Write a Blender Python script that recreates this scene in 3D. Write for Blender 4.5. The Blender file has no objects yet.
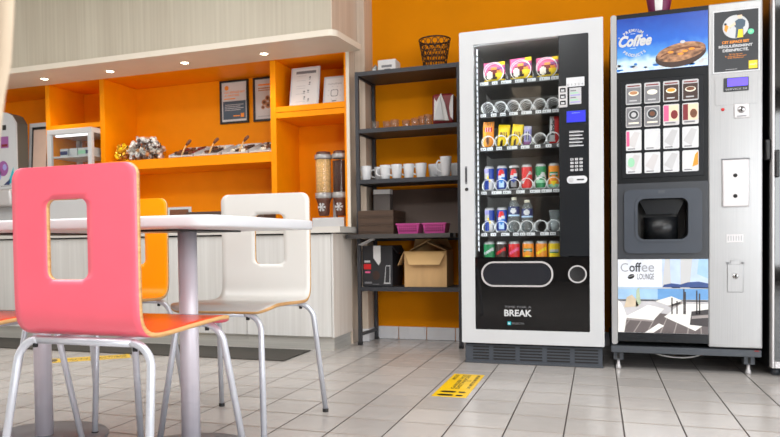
import bpy, bmesh, math, random
from mathutils import Vector, Matrix
random.seed(7)
PI = math.pi
SC = bpy.context.scene
COL = SC.collection

# ------------------------------------------------------------------ materials
def lin(c):
    r = []
    for v in c:
        v = v / 255.0
        r.append(v / 12.92 if v <= 0.04045 else ((v + 0.055) / 1.055) ** 2.4)
    return tuple(r)

def mat(name, rgb, rough=0.5, metal=0.0, var=0.05, scale=(9, 9, 9), emit=0.0, coat=0.0, spec=0.5, bump=0.0, grain=None):
    m = bpy.data.materials.new(name)
    m.use_nodes = True
    nt = m.node_tree
    b = nt.nodes['Principled BSDF']
    c = lin(rgb)
    b.inputs['Roughness'].default_value = rough
    b.inputs['Metallic'].default_value = metal
    b.inputs['Specular IOR Level'].default_value = spec
    if coat:
        b.inputs['Coat Weight'].default_value = coat
        b.inputs['Coat Roughness'].default_value = 0.05
    tc = nt.nodes.new('ShaderNodeTexCoord')
    mp = nt.nodes.new('ShaderNodeMapping')
    mp.inputs['Scale'].default_value = scale
    no = nt.nodes.new('ShaderNodeTexNoise')
    no.inputs['Scale'].default_value = 1.0
    no.inputs['Detail'].default_value = 4
    cr = nt.nodes.new('ShaderNodeValToRGB')
    cr.color_ramp.elements[0].position = 0.3
    cr.color_ramp.elements[1].position = 0.7
    lo = tuple(x * (1 - var) for x in c)
    hi = tuple(min(1, x * (1 + var)) for x in c)
    if grain:
        lo = lin(grain)
    cr.color_ramp.elements[0].color = (*lo, 1)
    cr.color_ramp.elements[1].color = (*hi, 1)
    L = nt.links.new
    L(tc.outputs['Object'], mp.inputs['Vector'])
    L(mp.outputs['Vector'], no.inputs['Vector'])
    L(no.outputs['Fac'], cr.inputs['Fac'])
    L(cr.outputs['Color'], b.inputs['Base Color'])
    if bump:
        bp = nt.nodes.new('ShaderNodeBump')
        bp.inputs['Strength'].default_value = bump
        bp.inputs['Distance'].default_value = 0.002
        L(no.outputs['Fac'], bp.inputs['Height'])
        L(bp.outputs['Normal'], b.inputs['Normal'])
    if emit:
        L(cr.outputs['Color'], b.inputs['Emission Color'])
        b.inputs['Emission Strength'].default_value = emit
    return m

def glass_mat(name, tint=(255, 255, 255), rough=0.02, ior=1.45, body=0.0, bodycol=(200, 200, 200)):
    """thin sheet: mirror reflection by Fresnel, otherwise see-through"""
    m = bpy.data.materials.new(name)
    m.use_nodes = True
    nt = m.node_tree
    nt.nodes.remove(nt.nodes['Principled BSDF'])
    out = nt.nodes['Material Output']
    tr = nt.nodes.new('ShaderNodeBsdfTransparent'); tr.inputs['Color'].default_value = (*lin(tint), 1)
    gl = nt.nodes.new('ShaderNodeBsdfGlossy'); gl.inputs['Roughness'].default_value = rough
    gl.inputs['Color'].default_value = (1, 1, 1, 1)
    fr = nt.nodes.new('ShaderNodeFresnel'); fr.inputs['IOR'].default_value = ior
    mx = nt.nodes.new('ShaderNodeMixShader')
    L = nt.links.new
    gb = nt.nodes.new('ShaderNodeNewGeometry'); iv = nt.nodes.new('ShaderNodeMath'); iv.operation = 'SUBTRACT'; iv.inputs[0].default_value = 1.0; L(gb.outputs['Backfacing'], iv.inputs[1]); fm = nt.nodes.new('ShaderNodeMath'); fm.operation = 'MULTIPLY'; L(fr.outputs[0], fm.inputs[0]); L(iv.outputs[0], fm.inputs[1]); L(fm.outputs[0], mx.inputs[0]); L(tr.outputs[0], mx.inputs[1]); L(gl.outputs[0], mx.inputs[2])
    if body:
        df = nt.nodes.new('ShaderNodeBsdfDiffuse'); df.inputs['Color'].default_value = (*lin(bodycol), 1)
        m2 = nt.nodes.new('ShaderNodeMixShader'); m2.inputs[0].default_value = body
        L(mx.outputs[0], m2.inputs[1]); L(df.outputs[0], m2.inputs[2])
        L(m2.outputs[0], out.inputs['Surface'])
    else:
        L(mx.outputs[0], out.inputs['Surface'])
    return m

def wood_mat(name, a, b_, rough=0.45, sx=60, sz=1.2):
    m = bpy.data.materials.new(name)
    m.use_nodes = True
    nt = m.node_tree
    b = nt.nodes['Principled BSDF']
    b.inputs['Roughness'].default_value = rough
    tc = nt.nodes.new('ShaderNodeTexCoord')
    mp = nt.nodes.new('ShaderNodeMapping'); mp.inputs['Scale'].default_value = (sx, sx, sz)
    n1 = nt.nodes.new('ShaderNodeTexNoise'); n1.inputs['Scale'].default_value = 1.0; n1.inputs['Detail'].default_value = 6
    mp2 = nt.nodes.new('ShaderNodeMapping'); mp2.inputs['Scale'].default_value = (sx * .16, sx * .16, sz * .5)
    n2 = nt.nodes.new('ShaderNodeTexNoise'); n2.inputs['Scale'].default_value = 1.0; n2.inputs['Detail'].default_value = 3
    ad = nt.nodes.new('ShaderNodeMath'); ad.operation = 'ADD'
    hf = nt.nodes.new('ShaderNodeMath'); hf.operation = 'MULTIPLY'; hf.inputs[1].default_value = .5
    cr = nt.nodes.new('ShaderNodeValToRGB')
    cr.color_ramp.elements[0].position = .36; cr.color_ramp.elements[1].position = .64
    cr.color_ramp.elements[0].color = (*lin(a), 1); cr.color_ramp.elements[1].color = (*lin(b_), 1)
    L = nt.links.new
    L(tc.outputs['Object'], mp.inputs['Vector']); L(tc.outputs['Object'], mp2.inputs['Vector'])
    L(mp.outputs[0], n1.inputs['Vector']); L(mp2.outputs[0], n2.inputs['Vector'])
    L(n1.outputs['Fac'], ad.inputs[0]); L(n2.outputs['Fac'], ad.inputs[1]); L(ad.outputs[0], hf.inputs[0])
    L(hf.outputs[0], cr.inputs['Fac']); L(cr.outputs['Color'], b.inputs['Base Color'])
    return m

def tile_mat():
    m = bpy.data.materials.new('floor_tiles')
    m.use_nodes = True
    nt = m.node_tree
    L = nt.links.new
    b = nt.nodes['Principled BSDF']
    geo = nt.nodes.new('ShaderNodeNewGeometry')
    sep = nt.nodes.new('ShaderNodeSeparateXYZ'); L(geo.outputs['Position'], sep.inputs[0])
    def M(op, a, b2=None, c=None):
        n = nt.nodes.new('ShaderNodeMath'); n.operation = op
        for i, v in enumerate((a, b2, c)):
            if v is None: continue
            if isinstance(v, (int, float)): n.inputs[i].default_value = v
            else: L(v, n.inputs[i])
        return n.outputs[0]
    def cell(o, off, size, w):
        t = M('DIVIDE', M('SUBTRACT', o, off), size)
        fr = M('FRACT', t)
        d = M('MULTIPLY', M('MINIMUM', fr, M('SUBTRACT', 1.0, fr)), size)
        mr = nt.nodes.new('ShaderNodeMapRange'); mr.interpolation_type = 'SMOOTHSTEP'
        L(d, mr.inputs['Value']); mr.inputs['From Min'].default_value = w * .55; mr.inputs['From Max'].default_value = w * 1.3
        mr.inputs['To Min'].default_value = 1; mr.inputs['To Max'].default_value = 0
        return M('FLOOR', t), mr.outputs[0]
    ix, gx = cell(sep.outputs[0], -0.9105, 0.19903, 0.0030)
    iy, gy = cell(sep.outputs[1], 3.039, 0.2257, 0.0062)
    cv = nt.nodes.new('ShaderNodeCombineXYZ'); L(ix, cv.inputs[0]); L(iy, cv.inputs[1])
    wn = nt.nodes.new('ShaderNodeTexWhiteNoise'); wn.noise_dimensions = '3D'; L(cv.outputs[0], wn.inputs['Vector'])
    no = nt.nodes.new('ShaderNodeTexNoise'); no.inputs['Scale'].default_value = 7; no.inputs['Detail'].default_value = 5
    mp = nt.nodes.new('ShaderNodeMapping'); mp.inputs['Scale'].default_value = (1.0, 2.2, 1)
    L(geo.outputs['Position'], mp.inputs['Vector']); L(mp.outputs[0], no.inputs['Vector'])
    t = M('ADD', M('MULTIPLY', wn.outputs['Value'], .65), M('MULTIPLY', no.outputs['Fac'], .3))
    cr = nt.nodes.new('ShaderNodeValToRGB')
    cr.color_ramp.elements[0].position = .15; cr.color_ramp.elements[1].position = .95
    cr.color_ramp.elements[0].color = (*lin((176, 171, 167)), 1); cr.color_ramp.elements[1].color = (*lin((195, 190, 186)), 1)
    L(t, cr.inputs['Fac'])
    def mixc(f, a, colr):
        n = nt.nodes.new('ShaderNodeMix'); n.data_type = 'RGBA'; L(f, n.inputs['Factor']); L(a, n.inputs['A'])
        n.inputs['B'].default_value = (*lin(colr), 1); return n.outputs['Result']
    c = mixc(M("MULTIPLY", gy, .6), cr.outputs['Color'], (120, 104, 92))
    c = mixc(gx, c, (58, 50, 46))
    L(c, b.inputs['Base Color'])
    g = M('MAXIMUM', gx, gy)
    ro = M('ADD', M('MULTIPLY', g, .4), M('ADD', .17, M('MULTIPLY', no.outputs['Fac'], .1)))
    L(ro, b.inputs['Roughness'])
    bp = nt.nodes.new('ShaderNodeBump'); bp.inputs['Strength'].default_value = .5; bp.inputs['Distance'].default_value = .0012
    L(M('SUBTRACT', 1.0, g), bp.inputs['Height']); L(bp.outputs['Normal'], b.inputs['Normal'])
    return m

M = dict(
    tile=tile_mat(),
    wall=mat('orange_wall_paint', (226, 138, 2), .7, var=.05, scale=(3, 3, 3), bump=.05, spec=.08),
    orange=mat('orange_laminate', (248, 148, 2), .45, var=.03, spec=.14),
    white_wall=mat('white_plaster', (226, 222, 214), .8, var=.02),
    bulk=wood_mat('pale_grained_laminate', (184, 174, 156), (200, 192, 174), .5, 55, 1.0),
    tanside=wood_mat('tan_grained_laminate', (196, 178, 160), (214, 198, 182), .5, 45, 1.0),
    counter=wood_mat('grey_white_laminate', (198, 195, 191), (215, 213, 210), .4, 60, 1.2),
    endp=wood_mat('beige_end_laminate', (226, 212, 200), (240, 230, 220), .4, 50, 1.0),
    rim=mat('cream_laminate', (228, 218, 202), .45, var=.02),
    worktop=mat('white_grey_worktop', (206, 201, 194), .4, var=.03),
    dark=mat('shadow_gap_black', (24, 22, 22), .7),
    plinth=mat('brushed_metal_plinth', (206, 204, 198), .3, .55, var=.12, scale=(2, 2, 120)),
    basetile=mat('white_skirting_tile', (222, 222, 226), .25, var=.03),
    rackm=mat('charcoal_steel', (60, 61, 66), .45, .3, var=.06),
    rackboard=mat('grey_steel_board', (70, 67, 66), .5, .2, var=.06),
    white=mat('white_lacquer', (197, 198, 200), .3, var=.012),
    whitetop=mat('white_table_laminate', (210, 210, 214), .3, var=.012),
    tubem=mat('silver_painted_tube', (210, 214, 224), .34, .4, var=.04),
    postm=mat('silver_grey_post', (216, 212, 222), .38, .2, var=.05, scale=(60, 60, 1)),
    basem=mat('slate_grey_base', (128, 128, 135), .4, .3, var=.05),
    rubber=mat('black_rubber', (26, 26, 28), .6),
    ply=wood_mat('plywood_edge', (190, 140, 84), (222, 178, 122), .5, 20, 300),
    pink=mat('pink_laminate', (248, 104, 124), .3, var=.02),
    redor=mat('red_orange_laminate', (222, 70, 28), .22, var=.03),
    shellwhite=mat('white_shell_laminate', (202, 199, 194), .28, var=.01),
    yellow=mat('yellow_orange_laminate', (246, 146, 0), .35, var=.02, spec=.2),
    black=mat('black_gloss_panel', (10, 10, 12), .05, var=.1),
    ctrl=mat('dark_slate_control_panel', (22, 26, 31), .22, var=.08),
    black2=mat('black_satin', (22, 22, 24), .4, var=.1),
    inner=mat('vending_interior_grey', (126, 123, 121), .5, var=.06),
    tray=mat('dark_tray_steel', (62, 62, 64), .4, .5, var=.06),
    coil=mat('steel_wire', (240, 240, 242), .3, .1, var=.02),
    strip=mat('white_price_label', (208, 209, 212), .5, var=.03),
    grille=mat('grey_plinth_plastic', (62, 67, 75), .5, var=.08),
    silver=mat('brushed_stainless', (172, 172, 173), .26, .3, var=.05, scale=(200, 200, 3), spec=.2),
    silver2=mat('pale_silver_plate', (198, 195, 196), .4, .4, var=.03),
    module=mat('slate_dispensing_plastic', (54, 60, 70), .38, var=.05),
    framegrey=mat('dark_grey_steel_base', (74, 78, 84), .45, .3, var=.06),
    chrome=mat('chrome_metal', (190, 190, 192), .15, 1.0, var=.02),
    glass=glass_mat('clear_glass', (250, 252, 252)),
    plastic=glass_mat('clear_plastic', (225, 232, 234), .08, 1.4, .12, (220, 224, 226)),
    tumbler=glass_mat('smoky_tumbler_glass', (246, 240, 234), .04, 1.6, .06, (214, 206, 200)),
    jar=glass_mat('clear_canister', (246, 246, 244), .05, 1.35),
    paper=mat('white_paper', (216, 214, 213), .7, var=.02),
    lightgrey=mat('light_grey', (190, 190, 192), .6),
    midgrey=mat('mid_grey', (120, 120, 124), .6),
    card=mat('brown_cardboard', (204, 164, 114), .8, var=.08, scale=(20, 20, 4)),
    card2=mat('cardboard_tape', (214, 172, 112), .5, var=.05),
    carton=mat('black_printed_carton', (36, 36, 40), .5, var=.15),
    brownwood=wood_mat('dark_brown_wood', (52, 36, 26), (84, 62, 46), .5, 6, 160),
    taupe=mat('taupe_board', (78, 60, 50), .6, var=.05),
    magenta=mat('magenta_plastic', (190, 70, 142), .35, var=.05),
    maroon=mat('maroon_lacquer', (122, 26, 34), .35, var=.05),
    purple=mat('plum_paper', (104, 16, 66), .5, var=.15, scale=(60, 60, 4)),
    ceramic=mat('white_ceramic', (222, 223, 226), .18, var=.01),
    wire=mat('dark_bronze_wire', (50, 30, 26), .5, .3),
    yellowsign=mat('yellow_vinyl', (244, 198, 10), .35, var=.05),
    red=mat('red_print', (206, 30, 34), .4),
    darkred=mat('dark_red_print', (120, 20, 24), .4),
    hotpink=mat('hot_pink_print', (222, 92, 140), .4),
    yel=mat('yellow_print', (250, 214, 30), .4),
    org=mat('orange_print', (246, 150, 40), .4),
    blue=mat('deep_blue_print', (18, 56, 150), .35),
    navy=mat('navy_print', (24, 40, 92), .4),
    sky=mat('sky_blue_print', (46, 122, 206), .4),
    paleblue=mat('pale_blue_print', (176, 204, 232), .4),
    lilac=mat('lilac_print', (156, 150, 210), .4),
    green=mat('green_print', (24, 130, 76), .4),
    lightgreen=mat('light_green_print', (150, 206, 170), .4),
    mint=mat('mint_print', (96, 206, 160), .4),
    brown=mat('coffee_brown_print', (112, 66, 40), .5, var=.2, scale=(60, 60, 60)),
    darkbrown=mat('dark_brown_print', (58, 36, 28), .5, var=.2),
    tanp=mat('tan_print', (186, 132, 88), .5, var=.25, scale=(50, 50, 50)),
    skin=mat('beige_print', (236, 204, 176), .5),
    char=mat('charcoal_print', (46, 48, 52), .5),
    teal=mat('teal_print', (20, 176, 190), .4),
    violet=mat('violet_print', (150, 84, 150), .4),
    cream=mat('cream_print', (240, 232, 214), .6),
    slate=mat('slate_blue_print', (72, 90, 106), .5),
    screen=mat('blue_lcd_screen', (42, 44, 206), .3, emit=.45),
    screen2=mat('violet_lcd_screen', (92, 72, 250), .3, emit=.7),
    led=mat('warm_lamp_glow', (255, 240, 214), .4, emit=14),
    ledw=mat('white_led_strip', (245, 250, 255), .4, emit=22),
    casled=mat('case_lamp_strip', (250, 250, 250), .4, emit=1.2),
    gold=mat('gold_foil', (236, 180, 50), .3, .35, var=.3, scale=(80, 80, 80)),
    foil=mat('silver_foil', (226, 224, 222), .35, .3, var=.2, scale=(80, 80, 80)),
    darkfoil=mat('dark_foil', (84, 78, 80), .3, .3, var=.3, scale=(80, 80, 80)),
    copperfoil=mat('copper_foil', (190, 120, 84), .25, .6, var=.2, scale=(80, 80, 80)),
    cereal=mat('oat_cereal', (226, 178, 118), .7, var=.4, scale=(110, 110, 110)),
    choco=mat('chocolate_cereal', (66, 36, 30), .6, var=.5, scale=(110, 110, 110)),
    brownring=mat('dark_brown_plastic', (92, 56, 44), .4),
    spoonwood=wood_mat('spoon_wood', (196, 150, 98), (226, 186, 132), .5, 40, 4),
    doormat=mat('dark_grey_mat', (66, 63, 58), .85, var=.2, scale=(150, 150, 150)),
    beige=mat('beige_fabric', (208, 188, 164), .8, var=.04),
    cable=mat('white_cable', (226, 226, 222), .4),
    machine3=mat('dark_machine_shell', (28, 28, 30), .35, var=.08),
    shellgrey=mat('machine_side_grey', (52, 52, 55), .5, var=.06),
)

# ------------------------------------------------------------------ mesh builder
def wl(o):
    v = Vector((0, 0, 0))
    while o:
        v += o.location; o = o.parent
    return v

class MB:
    def __init__(s):
        s.bm = bmesh.new(); s.m = []
    def mi(s, m):
        if isinstance(m, str): m = M[m]
        if m not in s.m: s.m.append(m)
        return s.m.index(m)
    def face(s, vs, m, smooth=False):
        try: f = s.bm.faces.new(vs)
        except ValueError: return None
        f.material_index = s.mi(m); f.smooth = smooth
        return f
    def box(s, x0, y0, z0, x1, y1, z1, m, bev=0.0, seg=2):
        vs = [s.bm.verts.new((x, y, z)) for x in (x0, x1) for y in (y0, y1) for z in (z0, z1)]
        idx = ((0, 1, 3, 2), (4, 6, 7, 5), (0, 4, 5, 1), (2, 3, 7, 6), (0, 2, 6, 4), (1, 5, 7, 3))
        fs = [s.face([vs[i] for i in q], m) for q in idx]
        if bev > 0:
            es = list({e for f in fs for e in f.edges})
            r = bmesh.ops.bevel(s.bm, geom=es, offset=bev, segments=seg, affect='EDGES', profile=.5)
            mi = s.mi(m)
            for f in r['faces']: f.material_index = mi; f.smooth = True
        return s
    def prism(s, pts, vec, m, cap=True, smooth=False, mside=None):
        """pts: list of 3-D points of one planar outline; vec: extrusion"""
        a = [s.bm.verts.new(p) for p in pts]
        b = [s.bm.verts.new(Vector(p) + Vector(vec)) for p in pts]
        n = len(pts)
        for i in range(n):
            j = (i + 1) % n
            s.face([a[i], a[j], b[j], b[i]], mside or m, smooth)
        if cap:
            s.face(list(reversed(a)), m); s.face(b, m)
        return s
    def ring(s, outer, inner, vec, m):
        n = len(outer)
        A = [s.bm.verts.new(p) for p in outer]; B = [s.bm.verts.new(p) for p in inner]
        C = [s.bm.verts.new(Vector(p) + Vector(vec)) for p in outer]; D = [s.bm.verts.new(Vector(p) + Vector(vec)) for p in inner]
        for i in range(n):
            j = (i + 1) % n
            s.face([A[i], A[j], B[j], B[i]], m); s.face([C[j], C[i], D[i], D[j]], m)
            s.face([A[j], A[i], C[i], C[j]], m, True); s.face([B[i], B[j], D[j], D[i]], m, True)
        return s
    def tube(s, path, r, m, seg=10, closed=False, caps=True):
        P = [Vector(p) for p in path]; n = len(P); rings = []
        ref = None
        for i in range(n):
            if closed: t = P[(i + 1) % n] - P[i - 1]
            else: t = P[min(i + 1, n - 1)] - P[max(i - 1, 0)]
            t.normalize()
            if ref is None:
                ref = t.orthogonal().normalized()
            else:
                ref = (ref - t * ref.dot(t))
                ref = ref.normalized() if ref.length > 1e-6 else t.orthogonal().normalized()
            u = t.cross(ref)
            rr = r[i] if isinstance(r, (list, tuple)) else r
            rings.append([s.bm.verts.new(P[i] + rr * (math.cos(2 * PI * k / seg) * ref + math.sin(2 * PI * k / seg) * u)) for k in range(seg)])
        for i in range(n if closed else n - 1):
            a, b = rings[i], rings[(i + 1) % n]
            for k in range(seg):
                s.face([a[k], a[(k + 1) % seg], b[(k + 1) % seg], b[k]], m, True)
        if caps and not closed:
            s.face(list(reversed(rings[0])), m); s.face(rings[-1], m)
        return s
    def lathe(s, prof, c, m, seg=24, axis='z', matfn=None, smooth=True, caps=True):
        c = Vector(c); rings = []
        for r, h in prof:
            ring = []
            for k in range(seg):
                a = 2 * PI * k / seg
                if axis == 'z': p = c + Vector((r * math.sin(a), -r * math.cos(a), h))
                elif axis == 'y': p = c + Vector((r * math.cos(a), h, r * math.sin(a)))
                else: p = c + Vector((h, r * math.cos(a), r * math.sin(a)))
                ring.append(s.bm.verts.new(p))
            rings.append(ring)
        for i in range(len(rings) - 1):
            for k in range(seg):
                q = [rings[i][k], rings[i][(k + 1) % seg], rings[i + 1][(k + 1) % seg], rings[i + 1][k]]
                mm = m
                if matfn:
                    a = 2 * PI * (k + .5) / seg
                    if a > PI: a -= 2 * PI
                    mm = matfn(a, (prof[i][1] + prof[i + 1][1]) / 2, (prof[i][0] + prof[i + 1][0]) / 2) or m
                s.face(q, mm, smooth)
        if caps:
            if prof[0][0] > 1e-5: s.face(list(reversed(rings[0])), m)
            if prof[-1][0] > 1e-5: s.face(rings[-1], m)
        return s
    def flat(s, pts, y, m):
        """printed shape on a surface that faces the room (-Y); pts are (x, z)"""
        s.face([s.bm.verts.new((p[0], y, p[1])) for p in pts], m); return s
    def rect(s, x0, z0, x1, z1, y, m): return s.flat([(x0, z0), (x1, z0), (x1, z1), (x0, z1)], y, m)
    def disc(s, x, z, rx, rz, y, m, n=24): return s.flat([(x + rx * math.cos(2 * PI * i / n), z + rz * math.sin(2 * PI * i / n)) for i in range(n)], y, m)
    def addmesh(s, me, mx, m):
        k = s.mi(m); off = [s.bm.verts.new(mx @ v.co) for v in me.vertices]
        for p in me.polygons:
            try: f = s.bm.faces.new([off[i] for i in p.vertices])
            except ValueError: continue
            f.material_index = k
        return s
    def text(s, txt, x0, z0, x1, z1, y, m, bold=0.0, shear=0.0, T=None):
        """lettering fitted to the rectangle x0..x1, z0..z1 on a face towards -Y (or placed by T)"""
        me = text_mesh(txt, bold, shear)
        xs = [v.co.x for v in me.vertices]; ys = [v.co.y for v in me.vertices]
        a, b = min(xs), max(xs); c, d = min(ys), max(ys)
        sx = (x1 - x0) / (b - a); sz = (z1 - z0) / max(d - c, 1e-6)
        mx = Matrix(((sx, 0, 0, x0 - a * sx), (0, 0, -1, y), (0, sz, 0, z0 - c * sz), (0, 0, 0, 1)))
        if T is not None: mx = T @ mx
        s.addmesh(me, mx, m); bpy.data.meshes.remove(me); return s
    def arctext(s, txt, cx, cz, r, h, y, m, mid=90, step=None, under=False, bold=.02):
        n = len(txt); step = step or math.degrees(h * .95 / r)
        for i, ch in enumerate(txt):
            if ch == ' ': continue
            a = mid + (-(i - (n - 1) / 2) * step if not under else (i - (n - 1) / 2) * step)
            a = math.radians(a)
            me = text_mesh(ch, bold, 0)
            xs = [v.co.x for v in me.vertices]; ys = [v.co.y for v in me.vertices]
            k = h / .7
            mx0 = (min(xs) + max(xs)) / 2; my0 = .35
            up = a - PI / 2 if not under else a + PI / 2
            ca, sa = math.cos(up), math.sin(up)
            px, pz = cx + r * math.cos(a), cz + r * math.sin(a)
            mx = Matrix(((ca * k, -sa * k, 0, px - k * (ca * mx0 - sa * my0)), (0, 0, -1, y), (sa * k, ca * k, 0, pz - k * (sa * mx0 + ca * my0)), (0, 0, 0, 1)))
            s.addmesh(me, mx, m); bpy.data.meshes.remove(me)
        return s
    def build(s, name, parent=None, local=False, T=None):
        if T is not None: bmesh.ops.transform(s.bm, matrix=T, verts=s.bm.verts)
        if parent is not None and not local:
            o = wl(parent)
            for v in s.bm.verts: v.co -= o
        bmesh.ops.recalc_face_normals(s.bm, faces=[f for f in s.bm.faces if len(f.edges) and not all(e.is_boundary for e in f.edges)])
        me = bpy.data.meshes.new(name); s.bm.to_mesh(me); s.bm.free()
        for m in s.m: me.materials.append(m)
        ob = bpy.data.objects.new(name, me); COL.objects.link(ob)
        if parent is not None: ob.parent = parent
        return ob
    def top(s, name, label, cat, group=None, at=None):
        """build as a top-level thing with its origin at the point at"""
        if at is not None:
            for v in s.bm.verts: v.co -= Vector(at)
        ob = s.build(name)
        if at is not None: ob.location = at
        return tag(ob, label, cat, group)
    def struct(s, name):
        ob = s.build(name); ob['kind'] = 'structure'; return ob

_tc = {}
def text_mesh(txt, bold, shear):
    cu = bpy.data.curves.new('lettering_curve', 'FONT')
    cu.body = txt; cu.size = 1.0; cu.offset = bold; cu.shear = shear; cu.fill_mode = 'FRONT'; cu.resolution_u = 3
    ob = bpy.data.objects.new('lettering_curve', cu); COL.objects.link(ob)
    dg = bpy.context.evaluated_depsgraph_get()
    me = bpy.data.meshes.new_from_object(ob.evaluated_get(dg))
    bpy.data.objects.remove(ob); bpy.data.curves.remove(cu)
    return me

def tag(o, label, cat, group=None):
    o['label'] = label; o['category'] = cat
    if group: o['group'] = group
    return o
def thing(name, label, cat, loc, group=None, rz=0.0):
    o = bpy.data.objects.new(name, None); COL.objects.link(o)
    o.location = loc; o.rotation_euler = (0, 0, rz); o.empty_display_size = .05
    return tag(o, label, cat, group)
def copy_tree(o, parent=None):
    c = o.copy(); COL.objects.link(c); c.parent = parent
    for ch in [k for k in bpy.data.objects if k.parent == o]: copy_tree(ch, c)
    return c
def dup(o, loc, label, group=None, rz=None):
    c = copy_tree(o); c.location = loc; c['label'] = label
    if group: c['group'] = group
    if rz is not None: c.rotation_euler = (0, 0, rz)
    return c
def rr(x0, z0, x1, z1, r, n=6):
    """rounded rectangle outline (x, z), counter-clockwise"""
    out = []
    for cx, cz, a0 in ((x1 - r, z1 - r, 0), (x0 + r, z1 - r, 90), (x0 + r, z0 + r, 180), (x1 - r, z0 + r, 270)):
        for i in range(n + 1):
            a = math.radians(a0 + 90 * i / n); out.append((cx + r * math.cos(a), cz + r * math.sin(a)))
    return out
def xz(pts, y): return [(p[0], y, p[1]) for p in pts]
def smooth_path(P, n=8):
    P = [Vector(p) for p in P]; out = []
    for i in range(len(P) - 1):
        p0 = P[max(i - 1, 0)]; p1 = P[i]; p2 = P[i + 1]; p3 = P[min(i + 2, len(P) - 1)]
        for k in range(n):
            t = k / n
            out.append(.5 * ((2 * p1) + (p2 - p0) * t + (2 * p0 - 5 * p1 + 4 * p2 - p3) * t * t + (3 * p1 - p0 - 3 * p2 + p3) * t ** 3))
    out.append(P[-1]); return out

# ================================================================== THE SETTING
b = MB(); b.box(-6.6, -4, -.06, 3.6, 5.05, 0, 'tile'); b.struct('floor')
b = MB(); b.box(-1.545, 4.80, 0, 3.6, 5.05, 2.86, 'wall'); b.box(-6.6, 4.93, 0, -1.545, 5.05, 2.86, 'wall'); b.struct('wall_back')
b = MB(); b.box(-5.75, -4, 0, -5.6, 4.93, 2.86, 'white_wall'); b.struct('wall_left')
b = MB(); b.box(-5.75, -4, 2.8, 3.6, 4.80, 2.9, 'white_wall'); b.struct('ceiling')
rw = mat('warm_grey_rear_wall', (120, 112, 104), .8)
b = MB(); b.box(-5.6, -4.1, 0, 2.25, -4, 2.8, rw); b.box(2.25, -4.1, 0, 3.5, -4, .2, rw); b.box(2.25, -4.1, 2.5, 3.5, -4, 2.8, rw); b.struct('wall_rear')  # opening at the right end added to hold the fill lamp
b = MB()
for x in (2.25, 3.44): b.box(x, -4.06, .2, x + .06, -4, 2.5, 'rim')
b.box(2.31, -4.06, .2, 3.44, -4, .26, 'rim'); b.box(2.31, -4.06, 2.44, 3.44, -4, 2.5, 'rim'); b.struct('added_fill_window')  # added, unseen window frame round the opening for the rear fill lamp
b = MB(); b.box(3.5, -4, 0, 3.6, 4.80, .35, 'white_wall'); b.box(3.5, -4, 2.45, 3.6, 4.80, 2.8, 'white_wall'); b.box(3.5, 3.2, .35, 3.6, 4.8, 2.45, 'white_wall'); b.box(3.5, -4, .35, 3.6, -2.6, 2.45, 'white_wall'); b.struct('wall_right')
b = MB()
for y in (-2.6, -1.17, .26, 1.7, 3.14): b.box(3.5, y, .35, 3.56, y + .06, 2.45, 'rim')
b.box(3.5, -2.54, .35, 3.56, 3.14, .41, 'rim'); b.box(3.5, -2.54, 2.39, 3.56, 3.14, 2.45, 'rim'); b.struct('window_1')
b = MB()
b.box(-5.6, 4.13, 1.984, -1.532, 4.80, 2.80, 'bulk')
b.box(-1.532, 4.13, 1.984, -1.527, 4.80, 2.80, 'tanside')
b.struct('wall_bulkhead')
b = MB()
pl = [(-5.6, 4.10)]
for i in range(7):
    a = math.radians(-90 + 80 * i / 6); pl.append((-1.555 + .06 * math.cos(a), 4.16 + .06 * math.sin(a)))
pl += [(-1.462, 4.498), (-5.6, 4.498)]
b.prism([(x, y, 1.945) for x, y in pl], (0, 0, .038), 'rim')
b.struct('trim_1')
b = MB()
xs = [-0.9105 + .19903 * k for k in range(-2, 22)]
x0 = -1.466
for x in xs:
    if x > 3.5: break
    b.box(x0, 4.790, .001, x - .0025, 4.80, .088, 'basetile', .0015, 1); x0 = x + .0025
b.struct('baseboard_back')
b = MB()
b.box(-1.5445, 4.612, .001, -1.4675, 4.62, .088, 'basetile', .0015, 1); b.box(-1.476, 4.6205, .001, -1.4675, 4.788, .088, 'basetile', .0015, 1)
b.struct('baseboard_side')
b = MB(); b.box(-1.60, 4.50, 0, -1.5475, 4.80, .742, 'tanside'); b.box(-1.546, 4.62, 0, -1.476, 4.80, 2.80, 'tanside'); b.struct('wall_column')

# recessed spots in the soffit
for i, x in enumerate((-3.915, -3.32, -2.695, -2.084)):
    lab = ['lit recessed spotlight in the soffit above the leaning framed panel', 'lit recessed spotlight in the soffit above the glass display case',
           'lit recessed spotlight in the soffit above the wrapped sweets', 'lit recessed spotlight in the soffit above the two dark frames on the orange panel'][i]
    t = thing('recessed_spotlight', lab, 'spotlight', (x, 4.325, 1.945), 'spotlights in the soffit')
    b = MB(); b.lathe([(.0255, -.0005), (.028, -.004), (.039, -.003), (.041, .001)], (x, 4.325, 1.945), 'rim', 24, caps=False); b.build('trim_ring', t)
    b = MB(); b.lathe([(.0, -.003), (.015, -.003), (.026, -.001)], (x, 4.325, 1.945), 'led', 20, caps=False); b.build('lens', t)
    ld = bpy.data.lights.new('spotlight_beam', 'SPOT'); ld.energy = 7; ld.color = (1, .86, .68); ld.spot_size = 1.9; ld.spot_blend = .8; ld.shadow_soft_size = .03
    lo = bpy.data.objects.new('spotlight_beam', ld); COL.objects.link(lo); lo.location = (0, 0, -.012); lo.parent = t

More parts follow.
